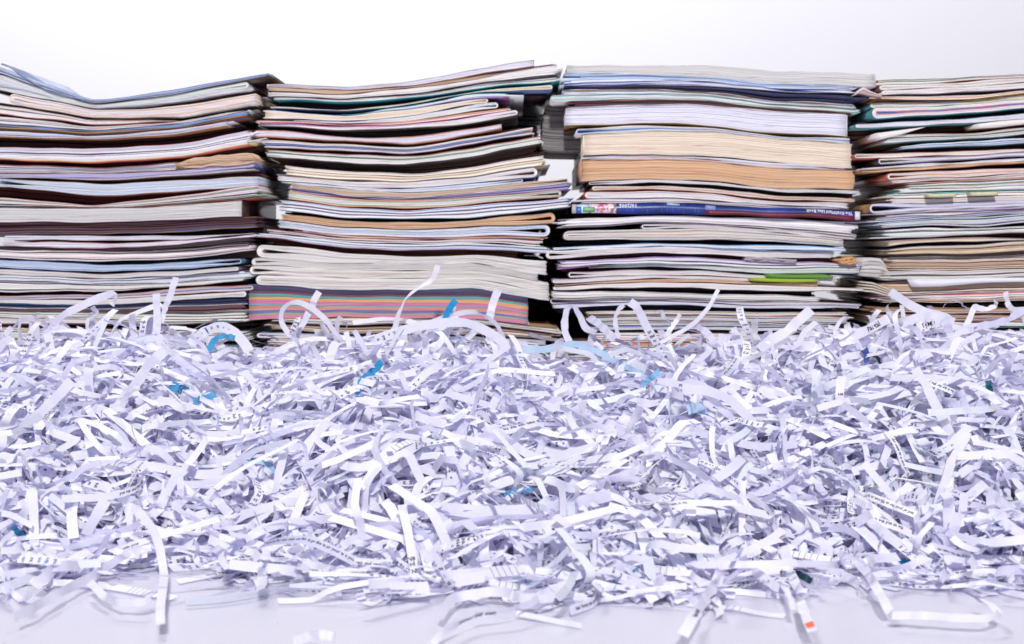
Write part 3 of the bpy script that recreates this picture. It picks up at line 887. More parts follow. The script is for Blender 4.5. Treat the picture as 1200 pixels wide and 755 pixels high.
def make_ribbons(n, centre, tang, wid, length, width, kappa_sd, kink_p, S=22, lift=0.012):
    """returns L, R edge arrays (n, S+1, 3) for n paper ribbons"""
    half = S // 2
    pts = np.zeros((n, S + 1, 3)); W = np.zeros((n, S + 1, 3))
    ds = (length / S)[:, None]
    k0 = RNG.normal(0, kappa_sd, n)                      # natural curl of the strip
    k1 = RNG.normal(0, kappa_sd * .6, n)
    ph = RNG.uniform(0, 6.28, n)
    tw0 = RNG.normal(0, 4.0, n)
    for sgn in (1, -1):
        p = centre.copy(); t = tang * sgn; wv = wid.copy()
        pts[:, half] = p; W[:, half] = wv
        for i in range(1, half + 1):
            nrm = np.cross(t, wv)
            ang = (k0 + k1 * np.sin(ph + sgn * i * .5)) * ds[:, 0] * (1 if sgn > 0 else -1) * -1
            kk = RNG.random(n) < kink_p
            ang = ang + np.where(kk, RNG.normal(0, .75, n), RNG.normal(0, .10, n))
            ca, sa = np.cos(ang)[:, None], np.sin(ang)[:, None]
            t = t * ca + nrm * sa
            t /= np.linalg.norm(t, axis=1)[:, None]
            tw = (tw0 + RNG.normal(0, 5.0, n)) * ds[:, 0] * sgn
            nrm = np.cross(t, wv)
            wv = wv * np.cos(tw)[:, None] + nrm * np.sin(tw)[:, None]
            wv -= t * np.sum(wv * t, 1)[:, None]
            wv /= np.linalg.norm(wv, axis=1)[:, None]
            p = p + t * ds
            j = half + sgn * i
            pts[:, j] = p; W[:, j] = wv
    # keep within the heap and above the table
    surf = heap_h(pts[..., 0], pts[..., 1]) + lift[:, None]
    e = pts[..., 2] - surf
    pts[..., 2] -= np.where(e > 0, e * .72, 0)
    wall = DIST - .008
    pts[..., 1] = np.where(pts[..., 1] > wall, wall - (pts[..., 1] - wall) * .3, pts[..., 1])
    hw = (width / 2)[:, None, None]
    Lp = pts + W * hw; Rp = pts - W * hw
    zmin = np.minimum(Lp[..., 2], Rp[..., 2])
    fl = 0.0006 + 0.0015 * RNG.random(n)[:, None]
    up = np.maximum(fl - zmin, 0)
    Lp[..., 2] += up; Rp[..., 2] += up
    bk = np.maximum(np.maximum(Lp[..., 1], Rp[..., 1]) - (DIST - .004), 0)
    Lp[..., 1] -= bk; Rp[..., 1] -= bk
    return Lp, Rp

def rnd_frames(n, x, y, spread):
    eps = .004
    dzdx = (heap_h(x + eps, y) - heap_h(x - eps, y)) / (2 * eps)
    dzdy = (heap_h(x, y + eps) - heap_h(x, y - eps)) / (2 * eps)
    N_ = np.stack([-dzdx, -dzdy, np.ones(n)], 1); N_ /= np.linalg.norm(N_, axis=1)[:, None]
    A = np.cross(np.tile([0, 1., 0], (n, 1)), N_); A /= np.linalg.norm(A, axis=1)[:, None]
    B = np.cross(N_, A)
    th = RNG.uniform(0, math.pi, n); el = RNG.normal(0, spread, n)
    t = (A * np.cos(th)[:, None] + B * np.sin(th)[:, None]) * np.cos(el)[:, None] + N_ * np.sin(el)[:, None]
    w0 = np.cross(N_, t); w0 /= np.linalg.norm(w0, axis=1)[:, None]
    n0 = np.cross(t, w0)
    r = RNG.normal(0, .85, n)
    wv = w0 * np.cos(r)[:, None] + n0 * np.sin(r)[:, None]
    return t, wv

def white_tint(n):
    base = np.array([.892, .888, .988])
    v = RNG.normal(1.0, .035, n)[:, None]
    t = base * v
    t[:, 2] *= RNG.normal(1.0, .012, n)
    u = RNG.random(n)
    g = u < .10; t[g] = np.array([.80, .83, .87]) * v[g]
    lb = (u > .995); t[lb] = np.array([.42, .66, .84]) * v[lb]
    bb = (u > .9975); t[bb] = np.array([.03, .33, .62]) * v[bb]
    dk = (u > .10) & (u < .1012); t[dk] = np.array([.03, .045, .07])
    return np.clip(t, 0, .965)

SEG = 22
N1 = 7600
x = RNG.uniform(-.66, .66, N1)
yf = foot_y(x)
y = yf - .012 + (DIST - .02 - yf + .012) * RNG.random(N1) ** 1.05
dep = np.minimum(RNG.exponential(.014, N1), .06)
z = np.maximum(heap_h(x, y) - dep, .001)
c = np.stack([x, y, z], 1)
t, wv = rnd_frames(N1, x, y, .62)
length = np.clip(RNG.lognormal(math.log(.105), .50, N1), .03, .26)
width = RNG.uniform(.0044, .0074, N1)
lift = np.where(RNG.random(N1) < .14, .028, .010)
tint = white_tint(N1)
odd = (tint[:, 0] < .55)
length = np.where(odd, length * .45, length)
L1, R1 = make_ribbons(N1, c, t, wv, length, width, 16.0, .045, SEG, lift)

# strays lying on the table in front of the heap
N2 = 64
x2 = RNG.uniform(-.42, .42, N2)
y2 = foot_y(x2) - RNG.exponential(.018, N2) - .004
z2 = np.full(N2, .003)
ang = RNG.normal(0, .5, N2)
t2 = np.stack([np.cos(ang), np.sin(ang) * .8, RNG.normal(0, .05, N2)], 1); t2 /= np.linalg.norm(t2, axis=1)[:, None]
w2 = np.cross(np.tile([0, 0, 1.], (N2, 1)), t2); w2 /= np.linalg.norm(w2, axis=1)[:, None]
n2 = np.cross(t2, w2); r2 = RNG.normal(0, .6, N2)
w2 = w2 * np.cos(r2)[:, None] + n2 * np.sin(r2)[:, None]
L2, R2 = make_ribbons(N2, np.stack([x2, y2, z2], 1), t2, w2, RNG.uniform(.03, .14, N2), RNG.uniform(.0030, .0062, N2), 13.0, .07, SEG, np.full(N2, .010))
L1 = np.concatenate([L1, L2]); R1 = np.concatenate([R1, R2])
tint = np.concatenate([tint, np.clip(np.array([[.86, .86, .92]]) * RNG.normal(1, .03, (N2, 1)), 0, .93)])

# long wide strips draped over the surface of the heap
N3 = 420
x3 = RNG.uniform(-.60, .60, N3)
yf3 = foot_y(x3)
y3 = yf3 + .012 + (DIST - .05 - yf3) * RNG.random(N3)
t3, w3 = rnd_frames(N3, x3, y3, .16)
z3 = heap_h(x3, y3) - RNG.uniform(-.004, .008, N3)
L3, R3 = make_ribbons(N3, np.stack([x3, y3, z3], 1), t3, w3, RNG.uniform(.08, .20, N3), RNG.uniform(.0052, .0076, N3), 9.0, .05, SEG, np.full(N3, .010))
L1 = np.concatenate([L1, L3]); R1 = np.concatenate([R1, R3])
tint3 = white_tint(N3); tint3[tint3[:, 0] < .6] = (.87, .86, .94)
tint = np.concatenate([tint, tint3])

# loose strands that rise above the crest and the upper slope
N4 = 150
x4 = RNG.uniform(-.60, .60, N4); y4 = RNG.uniform(1.24, 1.375, N4)
el4 = RNG.uniform(.35, 1.35, N4); az4 = RNG.uniform(0, 6.28, N4)
t4 = np.stack([np.cos(el4) * np.cos(az4), np.cos(el4) * np.sin(az4) * .5, np.sin(el4)], 1); t4 /= np.linalg.norm(t4, axis=1)[:, None]
w4 = np.cross(t4, np.stack([RNG.normal(0, .6, N4), np.ones(N4), RNG.normal(0, .3, N4)], 1)); w4 /= np.linalg.norm(w4, axis=1)[:, None]
lift4 = np.where(RNG.random(N4) < .5, .035, .018)
L4, R4 = make_ribbons(N4, np.stack([x4, y4, heap_h(x4, y4) + RNG.uniform(-.006, .012, N4)], 1), t4, w4, RNG.uniform(.04, .11, N4), RNG.uniform(.0035, .0064, N4), 26.0, .05, SEG, lift4)
L1 = np.concatenate([L1, L4]); R1 = np.concatenate([R1, R4])
tint4 = white_tint(N4); tint4[tint4[:, 0] < .6] = (.86, .855, .95)
tint = np.concatenate([tint, tint4])

# hero strips, each laid out along its own line
def spline(P, n):
    P = np.asarray(P, float)
    if len(P) == 2:
        return P[0] + (P[1] - P[0]) * np.linspace(0, 1, n)[:, None]
    Q = np.vstack([2 * P[0] - P[1], P, 2 * P[-1] - P[-2]])
    out = []
    seg = len(P) - 1
    for u in np.linspace(0, seg - 1e-6, n):
        i = int(u); f = u - i
        p0, p1, p2, p3 = Q[i], Q[i + 1], Q[i + 2], Q[i + 3]
        out.append(.5 * (2 * p1 + (p2 - p0) * f + (2 * p0 - 5 * p1 + 4 * p2 - p3) * f * f + (3 * p1 - p0 - 3 * p2 + p3) * f ** 3))
    return np.array(out)

HERO = []
def snap(P2, d):
    """distance of the strip along its course: resting on the heap, on the table, or at d where it stands free"""
    dd_ = np.linspace(.78, 1.36, 117)
    out = np.full(len(P2), float(d))
    for i, (u, v) in enumerate(P2):
        X = (u - 600) * dd_ / FPX; Z = (290 - v) * dd_ / FPX + CAM_H
        hit = Z <= heap_h(X, dd_) + .010
        first = dd_[np.argmax(hit)] if hit.any() else 9
        out[i] = min(d, first - .006, CAM_H * FPX / max(v - 290, 1) - .003)
    k = np.ones(5) / 5
    sm = np.convolve(np.pad(out, 2, mode='edge'), k, mode='valid')
    return np.minimum(sm, out + .004)
def hero(pts, d, wpx=12, tilt=0.25, col=(.87, .865, .93), text=None, label=None, dd=0.0):
    """pts image anchors of the strip's centre line at distance d (m); dd: how much the far end recedes; tilt: how the face turns away"""
    P2 = spline(pts, SEG + 1)
    d = snap(P2, d)
    ds = d + dd * np.linspace(0, 1, SEG + 1) + .004 * np.sin(np.linspace(0, 5, SEG + 1) + RNG.uniform(0, 6))
    P = np.stack([(P2[:, 0] - 600) * ds / FPX, ds, (290 - P2[:, 1]) * ds / FPX + CAM_H], 1)
    tt = np.gradient(P, axis=0); tt /= np.linalg.norm(tt, axis=1)[:, None]
    view = P - np.array([0, 0, CAM_H]); view /= np.linalg.norm(view, axis=1)[:, None]
    W = np.cross(tt, view); W /= np.linalg.norm(W, axis=1)[:, None]
    a = np.clip(tilt + .25 * np.sin(np.linspace(0, RNG.uniform(2, 7), SEG + 1) + RNG.uniform(0, 6)), -1.45, 1.45)[:, None] if not np.ndim(tilt) else np.interp(np.linspace(0, 1, SEG + 1), np.linspace(0, 1, len(tilt)), tilt)[:, None]
    crimp = np.repeat(RNG.normal(0, .20, (SEG + 3) // 2), 2)[:SEG + 1]
    a = a + crimp[:, None]
    W = W * np.cos(a) + np.cross(tt, W) * np.sin(a)
    P = P + np.cross(tt, W) * (np.repeat(RNG.normal(0, .0007, (SEG + 3) // 2), 2)[:SEG + 1])[:, None]
    hw = (wpx * .86 / 2 * d / FPX)[:, None]
    Lp, Rp = P + W * hw, P - W * hw
    up = np.maximum(.0008 - np.minimum(Lp[:, 2], Rp[:, 2]), 0)
    Lp[:, 2] += up; Rp[:, 2] += up
    HERO.append((Lp, Rp, col, text, label))

LBL = (.56, .74, .88); DBL = (.02, .36, .66)
hero([(52, 412), (58, 388), (72, 371), (92, 361), (112, 351), (130, 345), (134, 351), (131, 358)], 1.30, 11, [1.2, .9, .1, 0, .1, .3, 1.0, .4], label='long white strip rising with a curled end over the dark magazines')
hero([(108, 360), (113, 366), (105, 371), (104, 388), (110, 402)], 1.31, 7, .7, label='short curly strip standing below the long curled one')
hero([(183, 344), (184, 365), (184, 385), (178, 412)], 1.29, 10, .1, label='narrow upright white strip standing against the curled corner stack')
hero([(206, 325), (200, 345), (193, 362), (188, 378)], 1.295, 9, .5, label='lavender strip leaning right above the upright one')
hero([(8, 395), (18, 380), (30, 374), (52, 373), (72, 378), (86, 390)], 1.31, 8, 1.1, label='thin arching strip at the left edge of the heap crest')
hero([(0, 398), (14, 384)], 1.28, 8, .2, label='short strip end poking up at the left border')
hero([(60, 380), (78, 390), (98, 398)], 1.295, 10, .3, label='pale strip slanting down below the rising curled strip')
hero([(222, 404), (238, 390), (256, 383), (272, 388), (286, 402), (292, 412)], 1.28, 14, .1, text='rows', label='broad arched strip with two rows of blue print')
hero([(352, 404), (336, 388), (329, 371), (336, 358), (350, 355), (366, 362), (382, 376), (400, 398)], 1.30, 8, [.2, .2, .5, .9, .3, .2, .6, .9], label='looped strip standing in front of the rainbow pad')
hero([(374, 342), (368, 352), (364, 362), (352, 385), (343, 405)], 1.305, 9, .2, label='straight strip crossing behind the loop at the rainbow pad')
hero([(350, 372), (344, 385), (340, 396)], 1.29, 8, .3, text='rows', label='short printed strip inside the loop')
hero([(513, 311), (508, 325), (490, 338), (474, 352), (466, 370), (462, 386), (448, 396)], 1.31, 8, [.2, .4, 1.2, 1.2, .6, .4, .4], label='long thin S shaped strip rising before the cream magazines')
hero([(584, 339), (578, 355), (573, 375)], 1.31, 11, .15, label='lavender upright strip at the right part of the rainbow pad')
hero([(534, 352), (526, 363), (517, 384), (512, 392)], 1.29, 9, .1, col=DBL, label='bright blue strip sticking up in front of the rainbow pad')
hero([(492, 384), (520, 373), (548, 366), (568, 369), (582, 382), (594, 402), (606, 414)], 1.295, 8, [.3, .2, .6, 1.0, .7, 1.1, .9], label='flat arch of white strip beneath the blue strip')
hero([(440, 398), (470, 388), (500, 381), (540, 378), (566, 386), (588, 400), (606, 420), (618, 442)], 1.27, 13, .2, text='rows', label='long printed strip curving down to the right below the rainbow pad')
hero([(668, 404), (662, 385), (663, 366), (670, 359), (678, 366), (686, 384), (698, 390)], 1.29, 10, [.1, .2, .5, 1.2, .6, .3, .8], label='narrow white loop in the gap before the thick book stack')
hero([(725, 396), (721, 378), (726, 362), (731, 357)], 1.31, 7, .5, label='thin hooked strip beside the white loop')
hero([(738, 354), (748, 362), (756, 380), (770, 402), (786, 424), (800, 440)], 1.285, 12, .25, text='rows', label='printed strip falling from the lavender magazine at a steep slant')
hero([(842, 340), (832, 358), (814, 378), (792, 392), (770, 404)], 1.29, 6, .4, label='thin strip sweeping up to a point before the black magazine')
hero([(796, 368), (788, 383), (778, 398)], 1.30, 8, .4, label='short slanting strip left of the pointed strip')
hero([(772, 362), (782, 376), (792, 386)], 1.31, 7, .7, label='tiny lavender strip crossing behind the pointed strip')
hero([(812, 380), (828, 390), (842, 408)], 1.29, 10, .4, label='broad lavender strip bending down right of the pointed strip')
hero([(951, 363), (936, 376), (922, 388), (905, 398), (890, 410)], 1.27, 14, .1, label='wide bent white strip climbing right under the thick book stack')
hero([(856, 416), (852, 400), (858, 392), (866, 398), (864, 420)], 1.29, 6, .6, label='small upright thin loop')
hero([(690, 372), (704, 382), (720, 398)], 1.28, 12, .3, label='grey white strip slanting right beside the narrow loop')
hero([(1000, 394), (1018, 386), (1036, 376), (1046, 371)], 1.262, 13, .05, text='Partial', label='white strip printed with the word Partial')
hero([(1043, 342), (1062, 355), (1085, 366), (1105, 371), (1118, 378)], 1.27, 12, .15, label='wide white strip slanting down across the tan magazines')
hero([(1104, 361), (1116, 354), (1130, 357), (1139, 370)], 1.31, 5, 1.1, label='thin arched strip above the crest near the tan magazines')
hero([(1168, 353), (1162, 361), (1150, 362), (1142, 360), (1137, 372), (1130, 386)], 1.29, 8, .5, label='twisted strip with a flicked up tip before the tan magazines')
hero([(1178, 342), (1181, 356), (1190, 363), (1210, 362)], 1.30, 8, .4, label='strip with a pointed upright end at the right border')
hero([(1124, 388), (1150, 382), (1176, 376), (1200, 364)], 1.28, 10, .3, col=(.80, .80, .92), label='lavender strip running level to the right border')
hero([(1060, 388), (1070, 374), (1092, 371), (1108, 376), (1112, 390)], 1.255, 12, .3, label='bowed white strip right of the Partial strip')
hero([(1074, 384), (1088, 380), (1104, 378)], 1.25, 12, .1, text='DOMU', label='white strip printed with the letters DOMU')
hero([(612, 410), (640, 409), (662, 404), (690, 404)], 1.28, 10, .2, col=LBL, label='light blue strip lying level below the rainbow pad end')
hero([(678, 408), (700, 412), (722, 424), (745, 436), (762, 446)], 1.25, 9, .35, col=LBL, label='light blue strip slanting down to the right on the crest')
hero([(416, 462), (424, 448), (434, 438), (448, 424)], 1.20, 11, .3, col=(.05, .38, .66), label='blue strip with a dark end on the upper slope')
hero([(244, 412), (252, 398), (262, 394), (276, 396)], 1.262, 9, .5, col=(.10, .48, .72), label='small curved blue strip under the broad arched strip')
hero([(198, 450), (212, 456), (222, 462)], 1.20, 12, .3, col=(.08, .42, .68), label='blue scrap on the upper slope below the arched strip')
hero([(226, 470), (244, 466), (252, 462)], 1.195, 10, .2, col=(.16, .50, .76), label='second blue scrap lying just right of the first')
hero([(0, 524), (22, 504), (44, 486), (66, 466), (84, 446)], 1.11, 14, .15, col=(.84, .84, .90), label='long wide strip rising from the left border')
hero([(130, 492), (146, 466), (162, 446), (178, 424), (196, 408)], 1.15, 15, .1, label='wide straight strip leaning right on the upper slope')
hero([(226, 476), (210, 478), (196, 470), (166, 480), (150, 492)], 1.13, 11, .3, label='white strip folded in the middle below the leaning one')
hero([(96, 476), (116, 480), (138, 488)], 1.13, 13, .1, label='short broad white strip lying level on the left slope')
hero([(306, 692), (308, 668), (312, 646), (312, 636)], .955, 14, .1, label='upright white strip at the foot of the heap')
hero([(40, 688), (66, 664), (90, 640), (110, 610), (124, 586)], .985, 16, .15, label='long wide strip slanting up right near the heap foot')
hero([(18, 724), (50, 706), (80, 690), (112, 674), (138, 656), (150, 648)], .93, 13, .35, col=(.80, .80, .88), label='lavender grey strip stretching onto the bare table')
hero([(188, 730), (188, 712), (190, 694), (192, 670), (186, 640), (176, 615), (160, 598), (146, 596)], .945, 12, [0, 0, .1, .2, .3, .3, .6], label='tall bent strip standing on the table with a square end')
hero([(104, 681), (124, 700), (140, 706), (166, 706), (176, 700)], .93, 11, .3, label='wavy strip lying below the lavender grey one')
hero([(240, 610), (262, 616), (290, 602), (316, 594), (344, 588), (370, 592), (400, 598)], 1.02, 12, .2, label='long level strip crossing the lower slope')
hero([(478, 600), (520, 596), (560, 600), (600, 600), (640, 596), (680, 588), (716, 580)], 1.02, 18, [.1, .4, .1, .1, .3, .1], label='very long bright strip running level across the middle')
hero([(578, 500), (600, 520), (622, 534), (650, 546), (668, 550)], 1.08, 12, .2, label='straight strip slanting down right in the middle slope')
hero([(486, 486), (500, 492), (530, 498), (556, 494), (584, 512)], 1.10, 12, .3, label='bent white strip above the slanting one')
hero([(400, 640), (420, 630), (450, 622), (480, 614), (510, 620), (530, 612)], .99, 12, .3, label='wavy level strip above the heap foot')
hero([(508, 755), (520, 738), (544, 726), (570, 718), (596, 714), (620, 708), (640, 694), (664, 684)], .86, 10, [.3, .6, .9, .9, .7, .7, .4], col=(.82, .82, .90), text='and use your own', label='curved strip on the bare table with a line of black print')
hero([(516, 722), (530, 702), (560, 696), (590, 694), (618, 702), (650, 700)], .90, 14, .4, label='broad looping strip above the printed one at the table')
hero([(345, 752), (360, 746), (376, 744), (392, 746)], .865, 13, .2, label='short folded strip at the bottom border')
hero([(800, 745), (814, 722), (828, 700), (840, 682), (846, 668)], .885, 16, .15, text='taxpayer form', label='wide printed strip leaning right at the heap foot')
hero([(640, 560), (672, 572), (700, 566), (730, 558), (752, 550)], 1.06, 13, .3, label='bent level strip in the middle of the heap')
hero([(800, 456), (826, 458), (850, 466), (870, 482), (884, 500), (880, 512), (862, 512)], 1.13, 13, [.1, .2, .2, .2, .4, .9, .5], label='wide hook shaped strip on the right slope')
hero([(770, 446), (800, 452), (826, 462), (848, 482), (868, 500)], 1.14, 10, .4, text='stationery', label='printed strip under the hook shaped one')
hero([(1072, 432), (1084, 450), (1096, 474), (1108, 498), (1120, 520), (1132, 542)], 1.10, 13, .15, label='long straight strip slanting down right under the tan stack')
hero([(1000, 586), (1010, 600), (1030, 620), (1060, 642), (1090, 662)], 1.01, 14, .15, label='long wide strip slanting down right on the lower slope')
hero([(1102, 540), (1112, 570), (1114, 600), (1118, 630)], 1.03, 12, .2, label='grey white strip standing upright on the right slope')
hero([(1134, 556), (1160, 578), (1186, 600), (1206, 614)], 1.03, 14, .15, label='straight wide strip going off the right border')
hero([(1004, 656), (1016, 672), (1030, 694), (1042, 716)], .945, 13, .1, label='strip leaning onto the table with a square cut end')
hero([(1046, 722), (1080, 722), (1120, 724), (1160, 724), (1172, 716), (1150, 702)], .905, 11, [.2, .2, .2, .2, .9, 1.2], label='long flat strip lying level on the bare table at right')
hero([(930, 716), (926, 700), (914, 680), (900, 664)], .94, 8, .4, label='narrow strip reaching down to the table beside the orange tab')
hero([(952, 740), (944, 722), (938, 706)], .90, 14, .3, col=(.86, .86, .92), label='short white strip with a square orange tab on the table')
hero([(882, 655), (892, 658), (906, 664), (916, 672)], .965, 8, .2, col=(.05, .02, .02), label='dark brown scrap in the lower slope')
hero([(930, 670), (942, 676), (952, 681)], .955, 10, .1, col=(.012, .05, .07), label='dark teal scrap with a white end near the heap foot')
hero([(952, 681), (957, 683)], .953, 10, .1, label='white end piece of the dark teal scrap')
hero([(875, 640), (870, 656), (888, 672), (912, 690)], .95, 13, [.2, .3, .1, .1], label='white strip crossing in front of the dark brown scrap')
hero([(918, 640), (924, 660), (930, 680), (936, 692)], .94, 14, .1, label='white strip hanging in front of the dark teal scrap')
hero([(1158, 446), (1160, 458)], 1.13, 9, .3, col=(.01, .14, .18), label='small dark teal scrap under the tan stack')
hero([(1014, 408), (1016, 424)], 1.24, 8, .3, col=(.04, .08, .30), label='small navy scrap below the Partial strip')
hero([(14, 616), (24, 626), (34, 634)], 1.03, 9, .3, col=(.02, .16, .34), label='small dark blue scrap on the left lower slope')
hero([(590, 580), (604, 576), (626, 574)], 1.05, 7, .5, col=(.16, .55, .80), label='small blue scrap in the middle of the heap')
hero([(806, 480), (818, 478), (824, 484)], 1.13, 14, .2, col=LBL, label='pale blue crumpled scrap inside the hook strip')
hero([(752, 452), (762, 444), (772, 436)], 1.16, 9, .4, col=(.30, .62, .84), label='pale blue scrap above the hook strip')
hero([(0, 620), (30, 600), (38, 575), (40, 640)], 1.0, 13, .2, label='sharply bent strip at the lower left')
hero([(208, 552), (212, 575), (204, 598), (198, 624)], 1.03, 10, .2, text='rows', label='narrow strip hanging down left of center with a ruled line')
hero([(246, 576), (258, 590), (270, 604)], 1.02, 13, .1, label='short straight strip slanting right near the lower slope')

# ---- letters on the strips
def map_text(Lp, Rp, items, side=1):
    """items: list of (verts2d, faces) in metres (u along the strip, v across, centred). returns V, F"""
    mid = (Lp + Rp) / 2
    seg = np.linalg.norm(np.diff(mid, axis=0), axis=1)
    cum = np.concatenate([[0], np.cumsum(seg)])
    wv = (Lp - Rp); wlen = np.linalg.norm(wv, axis=1)
    Vs, Fs, n = [], [], 0
    tt = np.gradient(mid, axis=0); tt /= np.linalg.norm(tt, axis=1)[:, None] + 1e-9
    nr = np.cross(tt, wv / wlen[:, None])
    for v, f in items:
        if len(v) == 0: continue
        u = v[:, 0]
        ok = (u > .0004) & (u < cum[-1] - .0004) & (np.abs(v[:, 1]) < wlen.mean() * .49)
        keep = ok[f].all(axis=1)
        if not keep.any(): continue
        f = f[keep]
        u = np.clip(u, 0, cum[-1] - 1e-6)
        i = np.clip(np.searchsorted(cum, u, side='right') - 1, 0, len(seg) - 1)
        a = ((u - cum[i]) / (seg[i] + 1e-9))[:, None]
        p = mid[i] * (1 - a) + mid[i + 1] * a
        wd = wv[i] * (1 - a) + wv[i + 1] * a; wd /= np.linalg.norm(wd, axis=1)[:, None]
        nn = nr[i] * (1 - a) + nr[i + 1] * a
        P = p + wd * v[:, 1:2] + nn * (.00022 * side)
        Vs.append(P); Fs.append(f + n); n += len(P)
    if not Vs: return None
    return np.vstack(Vs), np.vstack(Fs)

def text_items(kind, length, wdt):
    out = []
    if kind == 'along':
        h = RNG.uniform(.0030, .0042); u = RNG.uniform(0, .01); off = RNG.uniform(-.5, .3) * wdt * .5
        flip = RNG.random() < .5
        end = RNG.uniform(.4, 1) * length
        while u < end:
            v, f = GL.get(WORDS[RNG.integers(len(WORDS))])
            if len(v):
                v = v * h; wd = v[:, 0].max() + h * .35
                vv = v + [u, off - h * .3]
                if flip: vv = np.column_stack([length - vv[:, 0], -vv[:, 1]])
                out.append((vv, f)); u += wd
    elif kind == 'across':
        h = RNG.uniform(.0032, .0042); u = RNG.uniform(.002, length * .4); pitch = RNG.uniform(.0042, .0056)
        for _ in range(int(RNG.integers(3, 14))):
            if u > length: break
            s = SCRAPS[RNG.integers(len(SCRAPS))]
            v, f = GL.get(s)
            if len(v):
                v = v * h; o = -v[:, 0].max() / 2 + RNG.uniform(-.001, .001)
                out.append((np.column_stack([u - v[:, 1], v[:, 0] + o]), f))
            u += pitch
    elif kind == 'ruled':
        u = RNG.uniform(.002, .01)
        for _ in range(int(RNG.integers(2, 9))):
            q = np.array([[u, -wdt * .48], [u + .0003, -wdt * .48], [u + .0003, wdt * .48], [u, wdt * .48]])
            out.append((q, np.array([[0, 1, 2], [0, 2, 3]]))); u += .0042
    return out

# ---- which strips show most: a small depth buffer over all of them
HL = np.array([h[0] for h in HERO]); HR = np.array([h[1] for h in HERO])
Lall = np.concatenate([HL, L1]); Rall = np.concatenate([HR, R1])
nh = len(HERO); nall = len(Lall)
tall = np.concatenate([np.array([h[2] for h in HERO]), tint])
W_, H_ = 600, 378
aa = np.linspace(0, 1, 4)[None, None, :, None, None]; bb = np.linspace(0, 1, 4)[None, None, None, :, None]
def samples(Lx, Rx):
    l0, l1 = Lx[:, :-1, None, None, :], Lx[:, 1:, None, None, :]
    r0, r1 = Rx[:, :-1, None, None, :], Rx[:, 1:, None, None, :]
    return (l0 * (1 - aa) + l1 * aa) * (1 - bb) + (r0 * (1 - aa) + r1 * aa) * bb
zbuf = np.full(W_ * H_, 99.0); ibuf = np.full(W_ * H_, -1)
for s0 in range(0, nall, 2000):
    P = samples(Lall[s0:s0 + 2000], Rall[s0:s0 + 2000])
    ids = np.broadcast_to(np.arange(s0, s0 + P.shape[0])[:, None, None, None], P.shape[:4]).ravel()
    P = P.reshape(-1, 3)
    u = ((600 + P[:, 0] / P[:, 1] * FPX) / 2).astype(int); v = ((290 - (P[:, 2] - CAM_H) / P[:, 1] * FPX) / 2).astype(int)
    ok = (u >= 0) & (u < W_) & (v >= 0) & (v < H_)
    key = v[ok] * W_ + u[ok]; dd_ = P[ok, 1]; ids = ids[ok]
    o = np.argsort(-dd_)
    key, dd_, ids = key[o], dd_[o], ids[o]
    tmpz = np.full(W_ * H_, 99.0); tmpi = np.full(W_ * H_, -1)
    tmpz[key] = dd_; tmpi[key] = ids
    m = tmpz < zbuf
    zbuf[m] = tmpz[m]; ibuf[m] = tmpi[m]
vis = np.bincount(ibuf[ibuf >= 0], minlength=nall)
order = np.argsort(-vis[nh:]) + nh
indiv = [int(i) for i in order[:300 - nh]]

# ---- label every single strip from its own geometry
def img(P): return 600 + P[..., 0] / P[..., 1] * FPX, 290 - (P[..., 2] - CAM_H) / P[..., 1] * FPX
def describe(i, txt):
    mid = (Lall[i] + Rall[i]) / 2
    u, v = img(mid)
    sel = ibuf == i
    if sel.any():
        k = np.flatnonzero(sel); cu, cv = np.mean(k % W_) * 2, np.mean(k // W_) * 2
    else: cu, cv = u.mean(), v.mean()
    ln = np.sum(np.linalg.norm(np.diff(mid, axis=0), axis=1)); ch = np.linalg.norm(mid[-1] - mid[0])
    size = 'long' if ln > .105 else ('short' if ln < .06 else 'medium')
    shape = 'straight' if ch / ln > .95 else ('bowed' if ch / ln > .8 else ('bent' if ch / ln > .55 else 'curled'))
    a = math.degrees(math.atan2(-(v[-1] - v[0]), u[-1] - u[0])) % 180
    lean = 'level' if a < 22 or a > 158 else ('upright' if 68 < a < 112 else ('rising right' if a < 90 else 'falling right'))
    c_ = tall[i]
    colr = 'light blue' if c_[2] > c_[0] * 1.5 and c_[1] > .5 else ('blue' if c_[2] > c_[0] * 2 and c_[2] > .2 else ('dark' if c_[0] < .2 else 'white'))
    row = 'at the crest' if cv < 430 else ('on the upper slope' if cv < 500 else ('on the middle slope' if cv < 580 else ('on the lower slope' if cv < 665 else 'at the foot')))
    cols = ['under the curled stack', 'under the first gap', 'under the rainbow pad', 'under the second gap', 'under the thick books', 'under the third gap', 'under the tan magazines']
    edges = [235, 345, 590, 700, 960, 1060]
    col_ = cols[int(np.searchsorted(edges, cu))]
    return f"{size} {shape} {colr}{' printed' if txt else ''} strip {lean} {row}", col_, cu, cv

stuffV, stuffF, stuffT, nst = [], [], [], 0
inkV, inkF, nink = [], [], 0
def ribbon_mesh(L_, R_):
    m = len(L_)
    V = np.empty((2 * m, 3)); V[0::2] = L_; V[1::2] = R_
    b = 2 * np.arange(m - 1)
    return V, np.stack([b, b + 1, b + 3, b + 2], 1)

